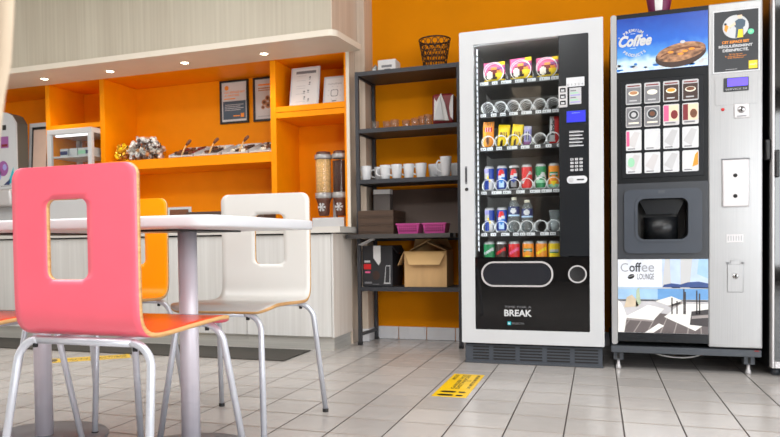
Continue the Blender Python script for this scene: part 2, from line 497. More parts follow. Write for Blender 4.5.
# ================================================================== COUNTER
edges = [-1.548, -2.157, -2.757, -3.357, -3.957, -4.557, -5.157]
names = ['pale laminate counter cabinet at the right end, behind the white chair', 'pale laminate counter cabinet second from the right end, behind the table post', 'pale laminate counter cabinet behind the yellow-orange chair',
         'pale laminate counter cabinet seen through the hole in the pink chair', 'pale laminate counter cabinet under the juice dispenser, at the left edge', 'pale laminate counter cabinet hidden furthest left']
for i in range(5):
    xa, xb = edges[i + 1], edges[i]
    t = thing('counter_cabinet', names[i], 'cabinet', ((xa + xb) / 2, 4.47, 0), 'cabinets under the counter')
    b = MB(); b.box(xa + .001, 4.17, .088, xb - .014 if i == 0 else xb - .001, 4.49 if i == 0 else 4.79, .741, 'dark'); b.build('carcass', t)
    b = MB(); b.box(xa + .0015, 4.15, .088, xb - .0165 if i == 0 else xb - .0015, 4.1695, .732, 'counter', .001, 1); b.build('door_panel', t)
    b = MB(); b.box(xa + .0005, 4.175, 0, xb - .010 if i == 0 else xb - .0005, 4.20, .088, 'plinth'); 
    if i == 0: b.box(xb - .030, 4.2, 0, xb - .010, 4.5, .088, 'plinth')
    b.build('plinth', t)
    if i == 0:
        b = MB(); b.box(xb - .0125, 4.149, .084, xb - .001, 4.499, .736, 'endp')
        b.box(xb - .0128, 4.1485, .084, xb - .0005, 4.1489, .736, 'counter'); b.build('end_panel', t)
b = MB()
b.prism([(-5.6, 4.12, .742), (-1.49, 4.12, .742), (-1.49, 4.435, .742), (-1.5485, 4.5, .742), (-1.5485, 4.915, .742), (-5.6, 4.915, .742)], (0, 0, .038), 'worktop')
b.top('counter_worktop', 'long pale grey worktop running along the whole counter under the orange shelves', 'worktop', at=(-3.5, 4.4, .742))

# ================================================================== ORANGE WALL UNIT
un = thing('wall_shelving_unit', 'large orange open shelving unit standing on the back of the counter', 'shelving unit', (-3.3, 4.65, .78))
def part(name, m, x0, y0, z0, x1, y1, z1, parent, bev=.0012, label=None):
    b = MB(); b.box(x0, y0, z0, x1, y1, z1, m, bev, 1); o = b.build(name, parent)
    if label: o['label'] = label
    return o
for x0, x1 in ((-1.585, -1.569), (-2.128, -2.086), (-3.557, -3.515), (-4.072, -4.030), (-5.20, -5.158)):
    part('side_panel', 'orange', x0, 4.5, .781, x1, 4.899, 1.944, un)
part('back_panel', 'orange', -5.2, 4.90, .781, -1.569, 4.915, 1.944, un)
part('top_board', 'orange', -5.2, 4.5, 1.9445, -1.569, 4.915, 1.982, un)
part('end_cover', 'tanside', -1.5685, 4.5005, .781, -1.547, 4.915, 1.982, un, 0, 'tan grained side cover')
part('edge_strip', 'rim', -1.5685, 4.494, .781, -1.547, 4.5003, 1.944, un, 0, 'cream front edge strip')
part('shelf_board', 'orange', -3.5145, 4.5, 1.248, -2.1285, 4.899, 1.318, un)
part('shelf_board', 'orange', -2.0855, 4.5, 1.542, -1.5855, 4.899, 1.580, un)
part('shelf_board', 'orange', -2.0855, 4.5, 1.583, -1.5855, 4.899, 1.622, un)
part('shelf_board', 'orange', -4.0295, 4.5, 1.588, -3.5575, 4.899, 1.625, un)

# ---- framed posters on the orange back panel
def wall_frame(x0, x1, lab, kind):
    z0, z1, y = 1.606, 1.935, 4.8995
    t = thing('framed_poster', lab, 'poster', ((x0 + x1) / 2, y, z0), 'dark framed posters on the orange panel')
    b = MB(); w = .014
    b.ring(xz([(x0, z0), (x1, z0), (x1, z1), (x0, z1)], y - .018), xz([(x0 + w, z0 + w), (x1 - w, z0 + w), (x1 - w, z1 - w), (x0 + w, z1 - w)], y - .018), (0, .018, 0), 'black2'); b.build('frame', t)
    b = MB(); a, c, d, e = x0 + w, x1 - w, z0 + w, z1 - w; yy = y - .008
    b.box(a, yy, d, c, y - .001, e, 'paper'); y1 = yy - .0006
    W, H = c - a, e - d
    def R(u0, v0, u1, v1, m, k=0): b.rect(a + u0 * W, d + v0 * H, a + u1 * W, d + v1 * H, y1 - k * .0004, m)
    if kind == 0:
        R(.05, .06, .95, .52, 'slate'); b.disc(a + .2 * W, d + .86 * H, .085 * W, .062 * H, y1, 'org')
        b.text('CET ESPACE EST', a + .1 * W, d + .72 * H, a + .92 * W, d + .77 * H, y1, 'org', .02)
        b.text('A VOTRE', a + .1 * W, d + .64 * H, a + .7 * W, d + .69 * H, y1, 'org', .02); R(.1, .57, .55, .595, 'org')
        for q in range(4): R(.12, .42 - q * .045, .86 - .12 * (q % 2), .425 + .012 - q * .045, 'lightgrey', 1)
        R(.75, .10, .88, .2, 'org', 1); R(.45, .13, .72, .155, 'org', 1)
    else:
        R(.12, .84, .62, .88, 'org'); R(.12, .76, .9, .79, 'tanp'); R(.12, .71, .8, .735, 'tanp')
        for px, pz, r in ((.35, .42, .1), (.5, .34, .11), (.62, .46, .1), (.48, .52, .09), (.74, .36, .09), (.3, .3, .07), (.82, .5, .07)):
            b.disc(a + px * W, d + pz * H, r * W, r * W, y1, 'tanp'); b.disc(a + px * W, d + pz * H, r * W * .55, r * W * .5, y1 - .0004, 'brown')
        R(.1, .06, .9, .09, 'lightgrey')
    b.build('print', t)
wall_frame(-2.738, -2.494, 'dark framed notice with a slate blue lower half, left of two on the orange panel', 0)
wall_frame(-2.452, -2.208, 'dark framed picture of brown pastries, partly behind the orange divider', 1)

# ---- two white stand-up frames in the upper niche
def desk_frame(cx, w, h, lab, kind, z0=1.6225, y=4.60):
    t = thing('tabletop_frame', lab, 'frame', (cx, y, z0), 'white frames in the upper niche')
    t.rotation_euler = (math.radians(-11), 0, 0)
    b = MB(); k = .012
    b.ring(xz([(-w / 2, 0), (w / 2, 0), (w / 2, h), (-w / 2, h)], -.007), xz([(-w / 2 + k, k), (w / 2 - k, k), (w / 2 - k, h - k), (-w / 2 + k, h - k)], -.007), (0, .014, 0), 'white'); b.build('frame', t, True)
    b = MB(); b.box(-w / 2 + k, -.003, k, w / 2 - k, .005, h - k, 'paper'); y1 = -.0036
    if kind == 0:
        b.rect(-w * .33, h * .84, w * .36, h * .91, y1, 'midgrey')
        for u, v in ((.16, .74), (.16, .60), (-.02, .38), (.12, .40), (.0, .24), (.14, .18)):
            b.disc(u * w, v * h, .02 * w * 1.6, .022 * h, y1, 'midgrey'); b.rect(u * w - .008, v * h - .016, u * w + .006, v * h - .011, y1, 'midgrey')
        for v in (.78, .66, .52, .46, .32, .12): b.rect(-w * .3, h * v, w * .02, h * v + .004, y1, 'lightgrey')
    else:
        b.text('NOS ATELIERS', -w * .3, h * .72, w * .32, h * .77, y1, 'midgrey')
        for ang in range(0, 360, 45):
            a = math.radians(ang + 20); b.disc(w * .0 + .30 * w * math.cos(a), h * .42 + .24 * h * math.sin(a), .03 * w, .018 * h, y1, 'lightgrey')
        b.ring(xz(rr(-w * .17, h * .3, w * .17, h * .54, .012), y1), xz(rr(-w * .14, h * .32, w * .14, h * .52, .01), y1), (0, .0002, 0), 'midgrey')
        b.rect(-w * .1, h * .12, w * .1, h * .16, y1, 'midgrey')
    b.build('print', t, True)
    b = MB(); b.prism([(-.03, .012, h * .6), (.03, .012, h * .6), (.03, .075, .03), (-.03, .075, .03)], (0, .003, 0), 'lightgrey'); b.build('strut', t, True)
desk_frame(-1.905, .215, .285, 'tall white frame with an icon notice leaning in the upper orange niche', 0, y=4.57)
desk_frame(-1.695, .158, .205, 'smaller white frame with a square emblem beside the taller notice in the niche', 1, y=4.60)

# ---- wrapped sweets in glass bowls, on the orange shelf
def sweets(cx, cy, R, H, n, mats, lab, grp, seed):
    rnd = random.Random(seed); z0 = 1.3185
    t = thing('sweet_bowl', lab, 'bowl', (cx, cy, z0), grp)
    b = MB(); b.lathe([(R * .55, .0), (R * .6, .004), (R * .98, H * .35), (R * .9, H * .62), (R * .88, H * .62), (R * .95, H * .35), (R * .56, .006)], (cx, cy, z0), 'jar', 24, caps=False); b.build('glass_bowl', t)
    for i in range(n):
        a = rnd.uniform(0, 2 * PI); v = i / n
        lim = R * (.86 if v < .6 else .86 - (v - .6) * 1.1)
        d = lim * math.sqrt(rnd.uniform(.12, 1)); z = z0 + .022 + v * H * .92
        o = candy(rnd, mats[i % len(mats)]); o.location = (cx + d * math.cos(a), cy + d * math.sin(a), z)
        o.rotation_euler = (rnd.uniform(0, 6), rnd.uniform(0, 6), rnd.uniform(0, 6))
        tag(o, 'small foil-wrapped sweet heaped in the ' + ('gold bowl beside the orange divider' if grp.startswith('gold') or 'gold' in lab else 'wide silver bowl on the orange shelf'), 'sweet',
            'sweets in the gold bowl' if 'gold' in lab else 'sweets in the silver bowl')
_cm = {}
def candy(rnd, mname):
    if mname not in _cm:
        b = MB(); s = .0165
        b.lathe([(.0, -s * .95), (s * .6, -s * .75), (s, -s * .1), (s * .9, s * .4), (s * .4, s * .8), (s * .25, s * .95), (s * .7, s * 1.5)], (0, 0, 0), mname, 9, caps=False, smooth=False)
        o = b.build('wrapped_sweet'); _cm[mname] = o.data; return o
    o = bpy.data.objects.new('wrapped_sweet', _cm[mname]); COL.objects.link(o); return o
sweets(-3.44, 4.61, .062, .12, 48, ['gold', 'gold', 'yel', 'copperfoil'], 'small glass bowl of gold foil sweets beside the orange divider', 'glass bowls of sweets', 3)
sweets(-3.235, 4.63, .152, .168, 190, ['foil', 'paper', 'darkfoil', 'foil', 'tanp', 'paper', 'foil'], 'wide glass bowl heaped with silver and dark foil sweets', 'glass bowls of sweets', 5)

# ---- sloping trays with wooden tongs
tr_labels = ['sloping tray of brown biscuits nearest the sweet bowl', 'second sloping tray from the sweet bowl, with pale sachets and a wooden scoop', 'third sloping tray from the sweet bowl, under the dark framed notice', 'sloping tray at the right end of the orange shelf, against the divider']
for i, x in enumerate((-2.875, -2.66, -2.43, -2.225)):
    w = .20 if i < 3 else .17
    t = thing('snack_tray', tr_labels[i], 'tray', (x, 4.62, 1.3185), 'sloping trays on the orange shelf')
    b = MB(); xa, xb = x - w / 2, x + w / 2
    ya, yb_, za, zb = 4.53, 4.77, 1.3187, 1.402
    for q in (xa, xb - .005):
        b.prism([(q, ya, za), (q, ya, za + .022), (q, yb_, zb + .022), (q, yb_, za)], (.005, 0, 0), 'white')
    b.prism([(xa + .005, ya, za), (xa + .005, ya, za + .006), (xa + .005, yb_, zb + .006), (xa + .005, yb_, zb - .006)], (w - .010, 0, 0), 'white')
    b.box(xa + .005, ya, za, xb - .005, ya + .004, za + .016, 'white'); b.box(xa + .005, yb_ - .004, zb, xb - .005, yb_, zb + .022, 'white'); b.build('tray_shell', t)
    rnd = random.Random(40 + i); b = MB()
    for k in range(16 if i else 26):
        u = rnd.uniform(.30 if i else .08, .90); v = rnd.uniform(.12, .92)
        cx, cy, cz = xa + u * w, ya + v * (yb_ - ya), za + .012 + v * (zb - za)
        m = ['brown', 'darkbrown', 'maroon', 'brown'][k % 4] if i == 0 else ['darkbrown', 'cream', 'darkbrown', 'brown'][k % 4]
        r = .017
        b.prism([(cx + r * 1.3 * math.cos(a + k), cy + r * math.sin(a + k), cz + (r * math.sin(a + k)) * .3) for a in (0, 1.4, 2.9, 4.4)], (0, -.004, .016), m)
    o = b.build('snack_filling', t); o['kind'] = 'stuff'
tl = ['wooden scoop with a dark tip standing in the biscuit tray', 'wooden scoop with a dark tip in the second sloping tray', 'wooden scoop with a dark tip in the third sloping tray']
for i, x in enumerate((-2.86, -2.63, -2.385)):
    b = MB()
    b.tube([(x - .012, 4.54, 1.333), (x, 4.56, 1.385), (x + .012, 4.57, 1.415)], [.006, .006, .0055], 'spoonwood', 8)
    b.tube([(x + .011, 4.5695, 1.412), (x + .024, 4.575, 1.43), (x + .040, 4.58, 1.446), (x + .046, 4.582, 1.450)], [.007, .012, .011, .006], 'brown', 8)
    b.top('serving_scoop', tl[i], 'scoop', 'wooden scoops in the trays', (x, 4.56, 1.335))

# ---- cereal dispensers
for i, (x, m, lab) in enumerate(((-1.787, 'cereal', 'clear cylinder dispenser of pale cereal on the counter, left of the pair'), (-1.660, 'choco', 'clear cylinder dispenser of dark chocolate cereal, right of the pair'))):
    t = thing('cereal_dispenser', lab, 'dispenser', (x, 4.62, .852), 'cereal dispensers on the counter'); c = (x, 4.62, 0)
    b = MB(); b.lathe([(.0555, 1.025), (.0555, 1.26)], c, 'jar', 28, caps=False); b.build('canister', t)
    b = MB(); b.lathe([(.03, 1.012), (.053, 1.03), (.053, 1.24 if i else 1.255), (.0, 1.25 if i else 1.262)], c, m, 28); o = b.build('cereal_fill', t); o['kind'] = 'stuff'
    b = MB(); b.lathe([(.058, 1.258), (.061, 1.262), (.061, 1.285), (.056, 1.289), (.0, 1.29)], c, 'silver', 28, caps=False); b.lathe([(.05, 1.2885), (.052, 1.302), (.045, 1.308), (0, 1.309)], c, 'brownring', 28, caps=False); b.build('lid', t)
    b = MB(); b.lathe([(.060, 1.025), (.060, .99), (.055, .985)], c, 'silver', 28); b.lathe([(.056, .986), (.050, .972), (.042, .945), (.040, .90), (.036, .872), (.03, .866)], c, 'brownring', 28); b.build('hopper', t)
    b = MB()
    for a in range(6):
        q = a * PI / 3; b.prism([(x + .0, 4.5725, .925), (x + .028 * math.cos(q - .28), 4.5725, .925 + .030 * math.sin(q - .28)), (x + .028 * math.cos(q + .28), 4.5725, .925 + .030 * math.sin(q + .28))], (0, .01, 0), 'white')
    b.lathe([(.009, 0), (.009, -.02)], (x, 4.578, .925), 'white', 12, 'y'); b.build('turn_knob', t)
b = MB()
b.box(-1.845, 4.54, .7805, -1.612, 4.72, .851, 'white', .004); b.box(-1.735, 4.66, .851, -1.712, 4.70, 1.03, 'silver2', .002)
b.top('dispenser_stand', 'white block stand under the pair of cereal dispensers', 'stand', at=(-1.73, 4.63, .7805))

# ---- glass display case
fx0, fx1, fy0, fy1, fz0, fz1 = -3.978, -3.5595, 4.40, 4.76, .7805, 1.574
t = thing('display_case', 'white framed glass display case with a lit shelf, on the counter', 'display case', ((fx0 + fx1) / 2, 4.56, fz0))
b = MB(); b.box(fx0, fy0, fz0, fx1, fy1, 1.035, 'white', .006); b.build('base_cabinet', t)
b = MB(); b.box(fx0, fy0, 1.535, fx1, fy1, fz1, 'white', .004); b.build('top_panel', t)
for px, py in ((fx0, fy0), (fx1 - .036, fy0), (fx0, fy1 - .03), (fx1 - .036, fy1 - .03)):
    b = MB(); b.box(px - .0, py, 1.035, px + .036, py + .03, 1.535, 'white', .002); b.build('corner_post', t)
b = MB(); b.box(fx0 + .03, fy0 + .008, 1.035, fx1 - .03, fy0 + .013, 1.535, 'glass'); b.build('front_glass', t)
b = MB(); b.box(fx1 - .013, fy0 + .03, 1.035, fx1 - .008, fy1 - .03, 1.535, 'glass'); b.build('side_glass', t)
b = MB(); b.box(fx0 + .02, fy0 + .035, 1.36, fx1 - .02, fy1 - .035, 1.372, 'white'); b.build('shelf', t)
b = MB(); b.box(fx0 + .05, fy0 + .04, 1.522, fx1 - .05, fy0 + .06, 1.5345, 'casled'); b.build('light_strip', t)
b = MB(); b.box(fx0 - .004, fy0 - .012, 1.14, fx0 + .018, fy0 - .0005, 1.24, 'white', .003); b.build('handle', t)
for k, (x, m, lab) in enumerate(((-3.87, 'navy', 'navy and white carton at the left of the lit display shelf'), (-3.78, 'white', 'plain white carton second from left on the lit display shelf'), (-3.70, 'lightgreen', 'white carton with a green band third on the lit display shelf'), (-3.63, 'navy', 'blue carton at the right of the lit display shelf'))):
    b = MB(); b.box(x - .034, 4.46, 1.3725, x + .034, 4.58, 1.432, 'white', .002); b.box(x - .0345, 4.459, 1.385, x + .0345, 4.4597, 1.414, m); b.top('small_carton', lab, 'carton', 'cartons in the display case', (x, 4.5, 1.3725))

# ---- leaning framed panel and juice dispenser on the left
t = thing('menu_board', 'white framed board with a black inner border leaning beside the display case', 'board', (-4.195, 4.52, .7805))
t.rotation_euler = (math.radians(-4), 0, 0)
w, h = .205, .892
b = MB(); b.ring(xz([(-w / 2, 0), (w / 2, 0), (w / 2, h), (-w / 2, h)], -.012), xz([(-w / 2 + .022, .022), (w / 2 - .022, .022), (w / 2 - .022, h - .03), (-w / 2 + .022, h - .03)], -.012), (0, .024, 0), 'white'); b.build('outer_frame', t, True)
b = MB(); b.ring(xz([(-w / 2 + .022, .022), (w / 2 - .022, .022), (w / 2 - .022, h - .03), (-w / 2 + .022, h - .03)], -.008), xz([(-w / 2 + .034, .034), (w / 2 - .034, .034), (w / 2 - .034, h - .05), (-w / 2 + .034, h - .05)], -.008), (0, .016, 0), 'black2'); b.build('inner_border', t, True)
b = MB(); b.box(-w / 2 + .034, -.003, .034, w / 2 - .034, .006, h - .05, mat('rosy_beige_board', (214, 186, 170), .5)); b.build('panel_face', t, True)

t = thing('juice_dispenser', 'white juice dispenser with a rounded top and purple fruit picture at the left edge', 'dispenser', (-4.45, 4.5, .7805))
X0, X1, Y0, Y1 = -4.60, -4.262, 4.40, 4.72
pts = [(X0, 1.14), (X1, 1.14), (X1, 1.65)]
for i in range(9):
    u = i / 8; pts.append((X1 - (X1 - X0) * u, 1.65 + .095 * math.sin(math.acos(max(-1, min(1, 1 - 2 * u))) if True else 0)))
pts.append((X0, 1.65))
seen = []
for p in pts:
    if not seen or (abs(p[0] - seen[-1][0]) + abs(p[1] - seen[-1][1])) > 1e-4: seen.append(p)
b = MB(); b.prism(xz(seen[:-1] if abs(seen[-1][0] - seen[0][0]) < 1e-4 and abs(seen[-1][1] - seen[0][1]) < 1e-4 else seen, Y0), (0, .11, 0), mat('taupe_grey_housing', (92, 87, 78), .5)); b.build('housing', t)
b = MB(); b.prism(xz(seen, Y0 - .012), (0, .0118, 0), 'white')
yy = Y0 - .0126
b.rect(-4.40, 1.60, -4.36, 1.64, yy, 'black2'); b.rect(-4.42, 1.46, -4.34, 1.55, yy, 'violet'); b.rect(-4.41, 1.47, -4.35, 1.49, yy - .0004, 'darkred')
b.disc(-4.40, 1.30, .052, .06, yy, 'violet'); b.disc(-4.46, 1.25, .04, .05, yy, 'lilac'); b.disc(-4.385, 1.31, .02, .025, yy - .0004, 'lilac')
b.flat([(-4.36, 1.18), (-4.296, 1.18), (-4.296, 1.31)], yy, 'teal'); b.flat([(-4.40, 1.17), (-4.34, 1.17), (-4.33, 1.22)], yy - .0004, 'navy'); b.rect(-4.43, 1.16, -4.33, 1.165, yy, 'midgrey')
b.build('front_panel', t)
b = MB(); b.box(X0, 4.34, 1.0, X1 - .03, 4.50, 1.135, 'silver2', .02); b.build('tap_block', t)
b = MB(); b.box(X0 + .02, 4.44, .7805, X1 - .05, 4.50, 1.0, 'lightgrey', .004); b.build('pedestal', t)
b = MB(); b.box(X0 + .01, 4.34, .7805, X1 - .04, 4.4395, .80, 'midgrey', .004); b.build('drip_tray', t)

# ---- small things on the worktop behind the chairs
t = thing('small_picture_frame', 'small white picture frame with a brown print standing on the counter', 'frame', (-2.76, 4.32, .7805))
b = MB(); b.ring(xz([(-2.855, .781), (-2.665, .781), (-2.665, .944), (-2.855, .944)], 4.315), xz([(-2.838, .797), (-2.682, .797), (-2.682, .928), (-2.838, .928)], 4.315), (0, .012, 0), 'white'); b.build('frame', t)
b = MB(); b.box(-2.838, 4.319, .797, -2.682, 4.3255, .928, 'brown'); b.build('print', t)
b = MB(); b.box(-2.68, 4.28, .7805, -2.085, 4.47, .79, 'brown', .002)
for q in ((-2.68, 4.28, -2.085, 4.29), (-2.68, 4.46, -2.085, 4.47), (-2.68, 4.29, -2.67, 4.46), (-2.095, 4.29, -2.085, 4.46)): b.box(q[0], q[1], .79, q[2], q[3], .905, 'taupe', .001, 1)
b.top('serving_tray', 'low brown box tray on the counter behind the white chair', 'tray', at=(-2.4, 4.4, .7805))

# ================================================================== STEEL RACK
rk = thing('steel_rack', 'charcoal open steel rack with five boards against the orange wall', 'rack', (-1.145, 4.6, 0))
for x, y in ((-1.491, 4.445), (-1.4685, 4.735), (-.822, 4.445), (-.800, 4.735)):
    if True:
        b = MB(); b.box(x, y, .001, x + .024, y + .024, 1.792, 'rackm', .001, 1); o = b.build('post', rk)
        f = MB(); f.box(x - .002, y - .002, .0005, x + .026, y + .026, .02, 'rubber', .002, 1); f.build('foot_cap', o)
for z in (1.764, 1.392, 1.061, .358):
    b = MB(); b.prism([(-1.4665, 4.449, z + .004), (-.8225, 4.449, z + .004), (-.8005, 4.756, z + .004), (-1.444, 4.756, z + .004)], (0, 0, .022), 'rackboard')
    b.box(-1.4665, 4.446, z, -.8225, 4.449, z + .027, 'rackm'); b.box(-1.444, 4.756, z, -.8005, 4.7585, z + .027, 'rackm'); b.build('board', rk)
for x in (-1.487, -.818):
    for z in (.06, .352, .68, 1.055, 1.386, 1.758):
        b = MB(); b.prism([(x, 4.4695, z), (x + .016, 4.4695, z), (x + .038, 4.7345, z), (x + .022, 4.7345, z)], (0, 0, .02), 'rackm'); b.build('side_rail', rk)
b = MB(); b.box(-1.448, 4.7, .685, -.805, 4.72, .702, 'rackm', .001, 1); b.build('side_rail', rk)
b = MB(); b.prism([(x, y, .7025) for x, y in [(-1.525, 4.32), (-.848, 4.32), (-.848, 4.43), (-.835, 4.43), (-.835, 4.725), (-1.435, 4.725), (-1.462, 4.443), (-1.525, 4.443)]], (0, 0, .0265), 'rackboard')
b.top('loose_board', 'grey board pushed forward on the rack at counter height, carrying the pink baskets', 'board', at=(-1.185, 4.52, .7025))
b = MB(); b.prism([(-1.43, 4.690, .7295), (-1.43, 4.702, .7295), (-1.43, 4.748, 1.035), (-1.43, 4.736, 1.035)], (.60, 0, 0), 'taupe')
b.top('leaning_panel', 'dark taupe panel leaning at the back of the rack below the mugs', 'panel', at=(-1.15, 4.72, .7295))
b = MB(); b.box(-1.42, 4.60, .8825, -1.305, 4.668, 1.0, mat('smoke_grey_box', (92, 84, 80), .5), .003); b.box(-1.421, 4.599, 1.0, -1.304, 4.669, 1.032, 'paper', .003)
b.top('small_box', 'small grey box with a white lid on the brown trays', 'box', at=(-1.36, 4.634, .8825))

# mugs
def make_mug(h=.092):
    t = thing('mug', 'x', 'mug', (0, 0, 0), 'white mugs on the rack'); b = MB()
    b.lathe([(.0, .0), (.025, .0), (.029, .006), (.036, h * .9), (.0368, h), (.0345, h), (.033, h * .88), (.026, .008), (0, .007)], (0, 0, 0), 'ceramic', 24, caps=False); b.build('body', t, True)
    b = MB(); b.tube(smooth_path([(-.032, 0, h * .78), (-.048, 0, h * .80), (-.060, 0, h * .62), (-.056, 0, h * .36), (-.031, 0, h * .24)], 5), .005, 'ceramic', 8); b.build('handle', t, True)
    return t
MZ = 1.0885
mugs = [(-1.437, 4.50, 0, 'white mug at the left end of the rack row, handle to the left'), (-1.375, 4.60, 20, 'white mug half hidden behind the leftmost mug of the row'),
        (-1.305, 4.50, 8, 'third white mug from the left end of the rack row'), (-1.226, 4.49, 5, 'fourth white mug from the left end of the rack row'), (-1.147, 4.50, -10, 'fifth white mug from the left end of the rack row'),
        (-1.067, 4.50, 0, 'sixth white mug from the left end of the rack row'), (-1.005, 4.60, 200, 'white mug set back, left of the tall white cup'), (-.945, 4.58, 10, 'white mug half hidden behind the tall white cup')]
m0 = make_mug()
for i, (x, y, r, lab) in enumerate(mugs):
    if i == 0: o = m0; o.location = (x, y, MZ); o['label'] = lab; o.rotation_euler = (0, 0, math.radians(r))
    else: dup(m0, (x, y, MZ), lab, rz=math.radians(r))
mt = make_mug(.125); mt.location = (-.902, 4.485, MZ); mt['label'] = 'tall white cup at the right end of the mug row, higher than the rest'; mt.rotation_euler = (0, 0, .3)
dup(m0, (-.862, 4.61, MZ), 'last white mug at the right end, against the right rack post', rz=math.radians(150))

# drinking glasses
def make_glass():
    b = MB(); b.lathe([(0, 0), (.024, 0), (.026, .003), (.030, .056), (.0287, .056), (.0245, .008), (0, .007)], (0, 0, 0), 'tumbler', 20, caps=False)
    return tag(b.build('drinking_glass'), 'x', 'glass', 'small glasses on the rack')
gl = [(-1.381, 'small drinking glass at the left end of the second rack board'), (-1.305, 'second small drinking glass from the left on the rack'), (-1.243, 'third small drinking glass from the left on the rack'),
      (-1.175, 'fourth small drinking glass from the left on the rack'), (-1.105, 'small glass just left of the tallest group of glasses'), (-1.067, 'small glass in the middle of the right-hand group of three'), (-1.022, 'small drinking glass nearest the maroon napkin holder')]
g0 = make_glass()
for i, (x, lab) in enumerate(gl):
    o = g0 if i == 0 else g0.copy()
    if i: COL.objects.link(o)
    o.location = (x, 4.52 + .04 * (i % 2), 1.4195); o['label'] = lab
    o.scale = (1, 1, 1.0 if i < 5 else 1.3)

# napkin holder
t = thing('napkin_holder', 'maroon napkin holder with white napkins sticking out, on the rack', 'napkin holder', (-.915, 4.53, 1.4195))
b = MB(); b.box(-.985, 4.47, 1.42, -.846, 4.60, 1.612, 'maroon', .02, 3); b.build('holder', t)
b = MB()
b.prism([(-.972, 4.462, 1.445), (-.875, 4.455, 1.437), (-.90, 4.458, 1.545), (-.925, 4.462, 1.612), (-.955, 4.466, 1.56), (-.968, 4.468, 1.585)], (0, .012, 0), 'paper')
b.prism([(-.968, 4.452, 1.448), (-.905, 4.449, 1.443), (-.93, 4.453, 1.59)], (0, .006, 0), 'white'); b.build('napkin', t)
b = MB(); b.prism([(-.85, 4.464, 1.44), (-.848, 4.464, 1.6), (-.862, 4.464, 1.585), (-.874, 4.464, 1.52), (-.866, 4.464, 1.46)], (0, .01, 0), 'paper'); b.build('napkin', t)

# carton and basket on top of the rack
b = MB(); b.box(-1.345, 4.49, 1.7925, -1.225, 4.61, 1.865, 'paper', .003); b.rect(-1.32, 1.815, -1.25, 1.83, 4.4895, 'midgrey'); b.rect(-1.30, 1.8, -1.26, 1.806, 4.4895, 'midgrey')
b.top('white_carton', 'white printed carton on top of the rack, left end', 'carton', at=(-1.285, 4.55, 1.7925))
b = MB(); b.prism([(-1.40, 4.5, 1.793), (-1.352, 4.5, 1.793), (-1.355, 4.49, 1.83), (-1.365, 4.5, 1.845), (-1.392, 4.5, 1.82)], (0, .09, 0), 'plastic')
b.prism([(-1.39, 4.495, 1.793), (-1.36, 4.495, 1.793), (-1.358, 4.495, 1.835), (-1.38, 4.495, 1.815)], (0, .02, 0), 'white')
b.top('crumpled_bag', 'small crumpled clear bag beside the white carton on the rack top', 'bag', at=(-1.376, 4.54, 1.793))
t = thing('wire_basket', 'round dark wire basket with ring pattern on top of the rack', 'basket', (-.986, 4.58, 1.7925))
c = Vector((-.986, 4.58, 0))
def circ(R, z, n=32): return [c + Vector((R * math.cos(2 * PI * i / n), R * math.sin(2 * PI * i / n), z)) for i in range(n)]
b = MB(); b.tube(circ(.100, 1.980), .005, 'wire', 8, True); b.build('rim', t)
b = MB(); b.tube(circ(.070, 1.797), .004, 'wire', 8, True)
for k in range(6):
    a = PI * k / 6; b.tube([c + Vector((.07 * math.cos(a), .07 * math.sin(a), 1.797)), c - Vector((.07 * math.cos(a), .07 * math.sin(a), -1.797))], .0025, 'wire', 6)
b.build('bottom', t)
b = MB()
for row in range(5):
    z = 1.814 + row * .035; R = .070 + .03 * (z - 1.797) / .183
    for k in range(14):
        a0 = 2 * PI * (k + .5 * (row % 2)) / 14; pts = []
        for q in range(10):
            w = 2 * PI * q / 10; a = a0 + .0185 * math.cos(w) / R; zz = z + .0185 * math.sin(w); Rr = .070 + .03 * (zz - 1.797) / .183
            pts.append(c + Vector((Rr * math.cos(a), Rr * math.sin(a), zz)))
        b.tube(pts, .0026, 'wire', 5, True)
b.build('ring_mesh', t)

